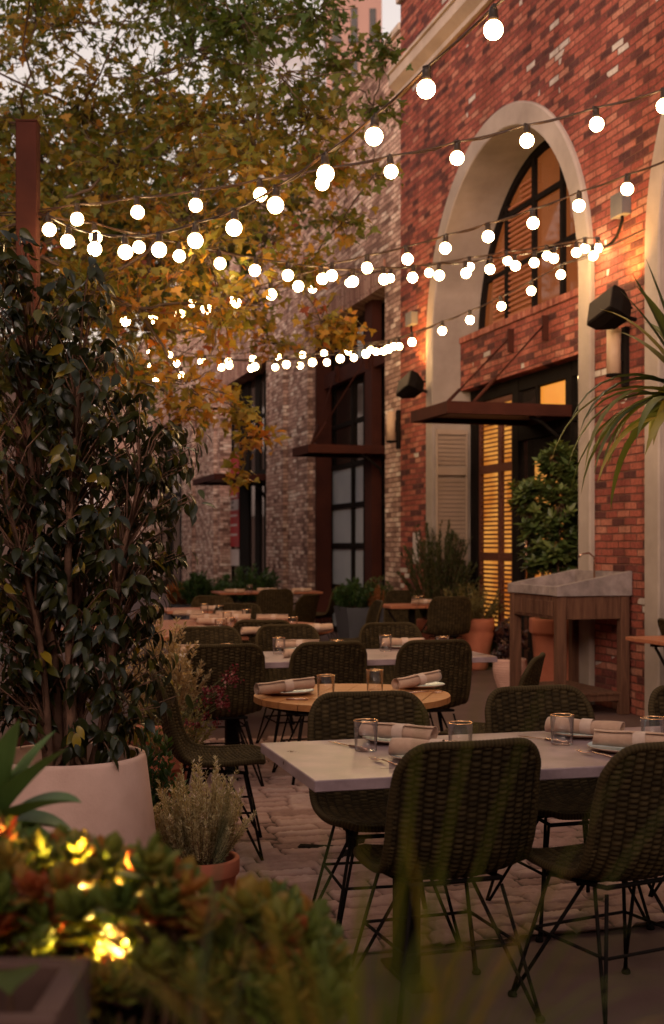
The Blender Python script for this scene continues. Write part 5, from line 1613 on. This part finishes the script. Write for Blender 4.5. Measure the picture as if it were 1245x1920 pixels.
m = MB(); m.tube([(0,0,0),(.02,.01,.6),(-.01,.0,1.3),(0,0,yz-.40)], [.04,.034,.03,.028], 10); m.build('stem', M['bark'], t)
g_ = np.random.default_rng(61); it = []
for k in range(60):
    a = g_.uniform(0, 6.283); el = g_.uniform(-.1, 1.35)
    d = (math.cos(a)*math.cos(el), math.sin(a)*math.cos(el), math.sin(el))
    it.append(((0,0,yz-.42+g_.uniform(-.10,.08)), d, g_.uniform(.60,.88), g_.uniform(.055,.078), g_.uniform(.6,2.4)*(1.2 if el < .8 else .35), g_.uniform(0,1)))
for d, L, dp in [((-.42,-.1,.95),.75,.3),((-.30,.0,1),.8,.2),((-.7,-.1,.6),.8,2.2),((-.8,0,.35),.85,2.4),((-.75,-.3,.2),.8,2.2),((-.6,.1,.15),.9,2.6),((-.9,.0,.5),.95,2.4),((-.5,-.2,.3),.9,2.8)]:
    it.append(((0,0,yz-.42), d, L, .066, dp, g_.uniform(.2,1)))
blades('foliage', it, M['yucca'], t)

def garden_light(label, loc, aim, power, col=(1,.62,.12), ang=80):
    t = thing('garden_spotlight', label, 'garden light', loc, 0, 'small warm garden spotlights')
    d = Vector(aim).normalized(); q = d.to_track_quat('Z', 'Y'); 
    m = MB(); m.T = q.to_matrix().to_4x4()
    m.lathe([(.0,-.07),(.02,-.07),(.028,-.06),(.028,.0),(.024,.002),(.022,-.006)], 16); m.T = Matrix.Identity(4); m.tube([(0,0,-.045),(0,0,-.10)], .007)
    m.build('housing', M['black'], t)
    m = MB(); m.T = q.to_matrix().to_4x4(); m.lathe([(.022,-.005),(.0,-.004)], 16); m.build('lens', M['flood_lens'], t)
    ld = bpy.data.lights.new('lamp', 'SPOT'); ld.energy = power; ld.color = col; ld.spot_size = R(ang); ld.spot_blend = .7; ld.shadow_soft_size = .02
    lo = bpy.data.objects.new('lamp', ld); COL.objects.link(lo); lo.parent = t; lo.location = d*.012
    lo.rotation_euler = (-d).to_track_quat('Z', 'Y').to_euler()
garden_light('garden spotlight in the pot of the strap leaved plant at the right', (yx-.12, yy-.10, .50), (.02,.02,1), 130, ang=80)

# ---------------------------------------------------------------- foreground planters
def planter(label, x0, x1, y0_, y1_, top, mat, th=.03, soil=.07):
    t = thing('planter_box', label, 'planter', ((x0+x1)/2, (y0_+y1_)/2, 0), 0)
    hx_, hy_ = (x1-x0)/2, (y1_-y0_)/2
    m = MB(); m.box(-hx_, hx_, -hy_, -hy_+th, 0, top, .004); m.box(-hx_, hx_, hy_-th, hy_, 0, top, .004)
    m.box(-hx_+.0005, -hx_+th, -hy_+th, hy_-th, 0, top-.0005); m.box(hx_-th, hx_-.0005, -hy_+th, hy_-th, 0, top-.0005)
    m.build('vessel', mat, t)
    m = MB(); m.box(-hx_+th, hx_-th, -hy_+th, hy_-th, .02, top-soil); m.build('soil', M['soil'], t)
    return t
M['box_concrete'] = mat_noise('brown grey concrete box', (.09,.045,.034), (.15,.08,.06), 3, .8, .2, .003)
M['dark_box'] = mat_noise('dark weathered planter', (.10,.055,.04), (.16,.09,.065), 3, .8, .2, .003)
planter('square pale concrete planter corner at the lower left, under the blurred succulents', -.78, -.300, 1.38, 1.60, .945, M['box_concrete'])
planter('dark planter trough under the blurred red tipped succulents', -.82, -.02, 1.66, 2.08, .78, M['dark_box'])
planter('dark planter trough just below the frame holding the blurred grasses', -.30, .22, .62, .97, 1.02, M['dark_box'])
tmpl = leaf_fat()
def jade(label, X0, X1, Y0, Y1, zb__, topf, n, seed, leaf=.034):
    g_ = np.random.default_rng(seed); t = thing('jade_plant', label, 'succulent', ((X0+X1)/2, (Y0+Y1)/2, zb__))
    pos, dr, upv, rn, paths = [], [], [], [], []
    for _ in range(n):
        X, Y = g_.uniform(X0, X1), g_.uniform(Y0, Y1)
        zt_ = topf(X/Y*FPX+CX, Y); z = zb__+(zt_-zb__)*g_.uniform(.30, 1.0)**.7
        c = np.array([X-(X0+X1)/2, Y-(Y0+Y1)/2, z-zb__])
        ax = np.array([g_.normal()*.35, g_.normal()*.35-.15, 1.0]); ax /= np.linalg.norm(ax)
        s1 = np.cross(ax, [.3,.7,.1]); s1 /= np.linalg.norm(s1); s2 = np.cross(ax, s1); a0 = g_.uniform(0,6.28); b_ = g_.uniform(0,.9)
        paths.append(([Vector((c[0]*.85, c[1]*.85, 0)), Vector(c*.6+np.array([0,0,c[2]*.1])), Vector(c)], [.006,.005,.004]))
        for k in range(15):
            a = a0+k*2.4; el = .1+.9*k/15
            d = (s1*math.cos(a)+s2*math.sin(a))*(1.1-el*.75)+ax*el
            pos.append(c-ax*.014*(1-el)); dr.append(d); upv.append(ax); rn.append(np.clip(b_+.30*g_.random(), 0, 1))
    pos, dr, upv, rn = map(np.array, (pos, dr, upv, rn)); m_ = len(pos)
    cloud('foliage', tmpl[0], tmpl[1], pos, frames(dr, upv), leaf*g_.uniform(.7,1.3,m_)*(1.1), rn, M['jade'], t)
    tubes('stem', paths, M['bark'], t, 5)
top_px = lambda px: np.interp(px, [-100,0,120,200,260,300,350,420,480,560,620], [1540,1545,1560,1590,1570,1600,1640,1690,1660,1680,1760])
topf = lambda px, Y: CH-(top_px(px)+25-HY)*Y/FPX
jade('dense clump of blurred red tipped succulents lit yellow at the lower left', -.80, -.36, 1.64, 2.02, .74, topf, 270, 71)
jade('blurred green and red succulents spreading to the middle of the lower edge', -.36, .00, 1.60, 2.02, .74, topf, 290, 72)
topf2 = lambda px, Y: CH-(1800-HY)*Y/FPX
garden_light('garden spotlight buried among the foreground succulents', (P(200,0,1.74).x, 1.74, .975), (.02,.05,1), 55, ang=168)
garden_light('second garden spotlight lower in the foreground succulents', (P(235,0,1.70).x, 1.70, .90), (-.1,-.1,1), 40, ang=168)
# agave
t = thing('agave_plant', 'blurred broad leaved agave at the left edge above the succulents', 'succulent', (P(-20,0,2.3).x, 2.3, .96))
it = []
for d, L, w_, dp in [((.55,-.1,.75),.28,.13,.4),((.8,-.2,.55),.25,.13,.6),((.25,-.1,1),.28,.12,.3),((.9,.1,.25),.20,.12,.7),((.4,.3,.9),.28,.06,.5),((.7,-.4,.3),.24,.065,1.5),((-.5,0,.8),.28,.06,.6),((-.8,.3,.5),.28,.06,.9),((.0,-.5,.8),.26,.06,.8)]:
    it.append(((0,0,-.02), d, L, w_, dp, .5))
it = [(b_, d_, L_*.78, w_*1.0, dp_, r_) for b_, d_, L_, w_, dp_, r_ in it]
blades('foliage', it, M['agave'], t, 10)
m = MB(); m.tube([(0,0,-.94),(0.01,0,-.5),(0,0,0)], [.05,.035,.03], 8); m.build('stem', M['bark_dark'], t)
pot_lathe('plant_pot', 'slate pot hidden under the agave at the left edge', (P(-20,0,2.3).x, 2.3, 0), [(a*.13, b*.5) for a, b in TP], 'slate', .44, .11)
t = thing('round_leaf_plant', 'single big yellowish rounded leaf at the lower left corner', 'plant', (P(20,0,1.5).x, 1.5, .90))
tv, tf = leaf_ovate(.9, .05, .5)
cloud('foliage', tv, tf, np.array([[0,0,0.06],[-.05,0.02,.05],[0.02,-.03,-.01]]), frames(np.array([[.1,-.5,.25],[-.6,-.2,.3],[.3,-.5,-.1]]), np.array([[0,-.3,1.]]*3)), np.array([.075,.07,.05]), np.array([.2,.3,.6]), M['grass'], t)
m = MB(); m.tube([(0,0,-.02),(0,0,.06)], .004); m.build('stem', M['bark'], t)
# grasses just in front of the lens
t = thing('blade_grass', 'three blurred blue green blades rising at the bottom edge', 'grass', (0, .78, .56))
it = []
for (bx_, by_, tx_, ty_, Y, w_) in [(375,1960,462,1440,.95,.020),(455,1980,540,1745,.93,.024),(150,2050,105,1800,.92,.022)]:
    a = np.array(P(bx_, by_, Y)); b_ = np.array(P(tx_, ty_, Y)); d = b_-a; L = np.linalg.norm(d)
    st = a-unit(d)*.10; it.append((st-np.array([0,.78,.56]), d+np.array([0,0,.06]), L+.10, w_, .12, .5))
blades('foliage', it, M['blade'], t, 8)
t = thing('ornamental_grass', 'tuft of very blurred yellow green grass in front of the nearest chair', 'grass', (P(690,0,.80).x, .80, .99))
g_ = np.random.default_rng(81); it = []
for k in range(230):
    a = g_.uniform(-.8, .7)
    it.append(((g_.normal()*.02, g_.normal()*.02, 0), (math.sin(a)+.12, g_.uniform(-.05,.25), math.cos(a)), g_.uniform(.14,.30), g_.uniform(.0022,.0048), g_.uniform(.5,1.6), g_.uniform(0,1)))
for sx, L in ((.16,.46),(.24,.44),(.08,.42),(.40,.42),(.52,.46)): it.append(((0,0,0), (sx,.08,1), L*.9, .0045, .5, .3))
blades('foliage', it, M['grass'], t, 9)
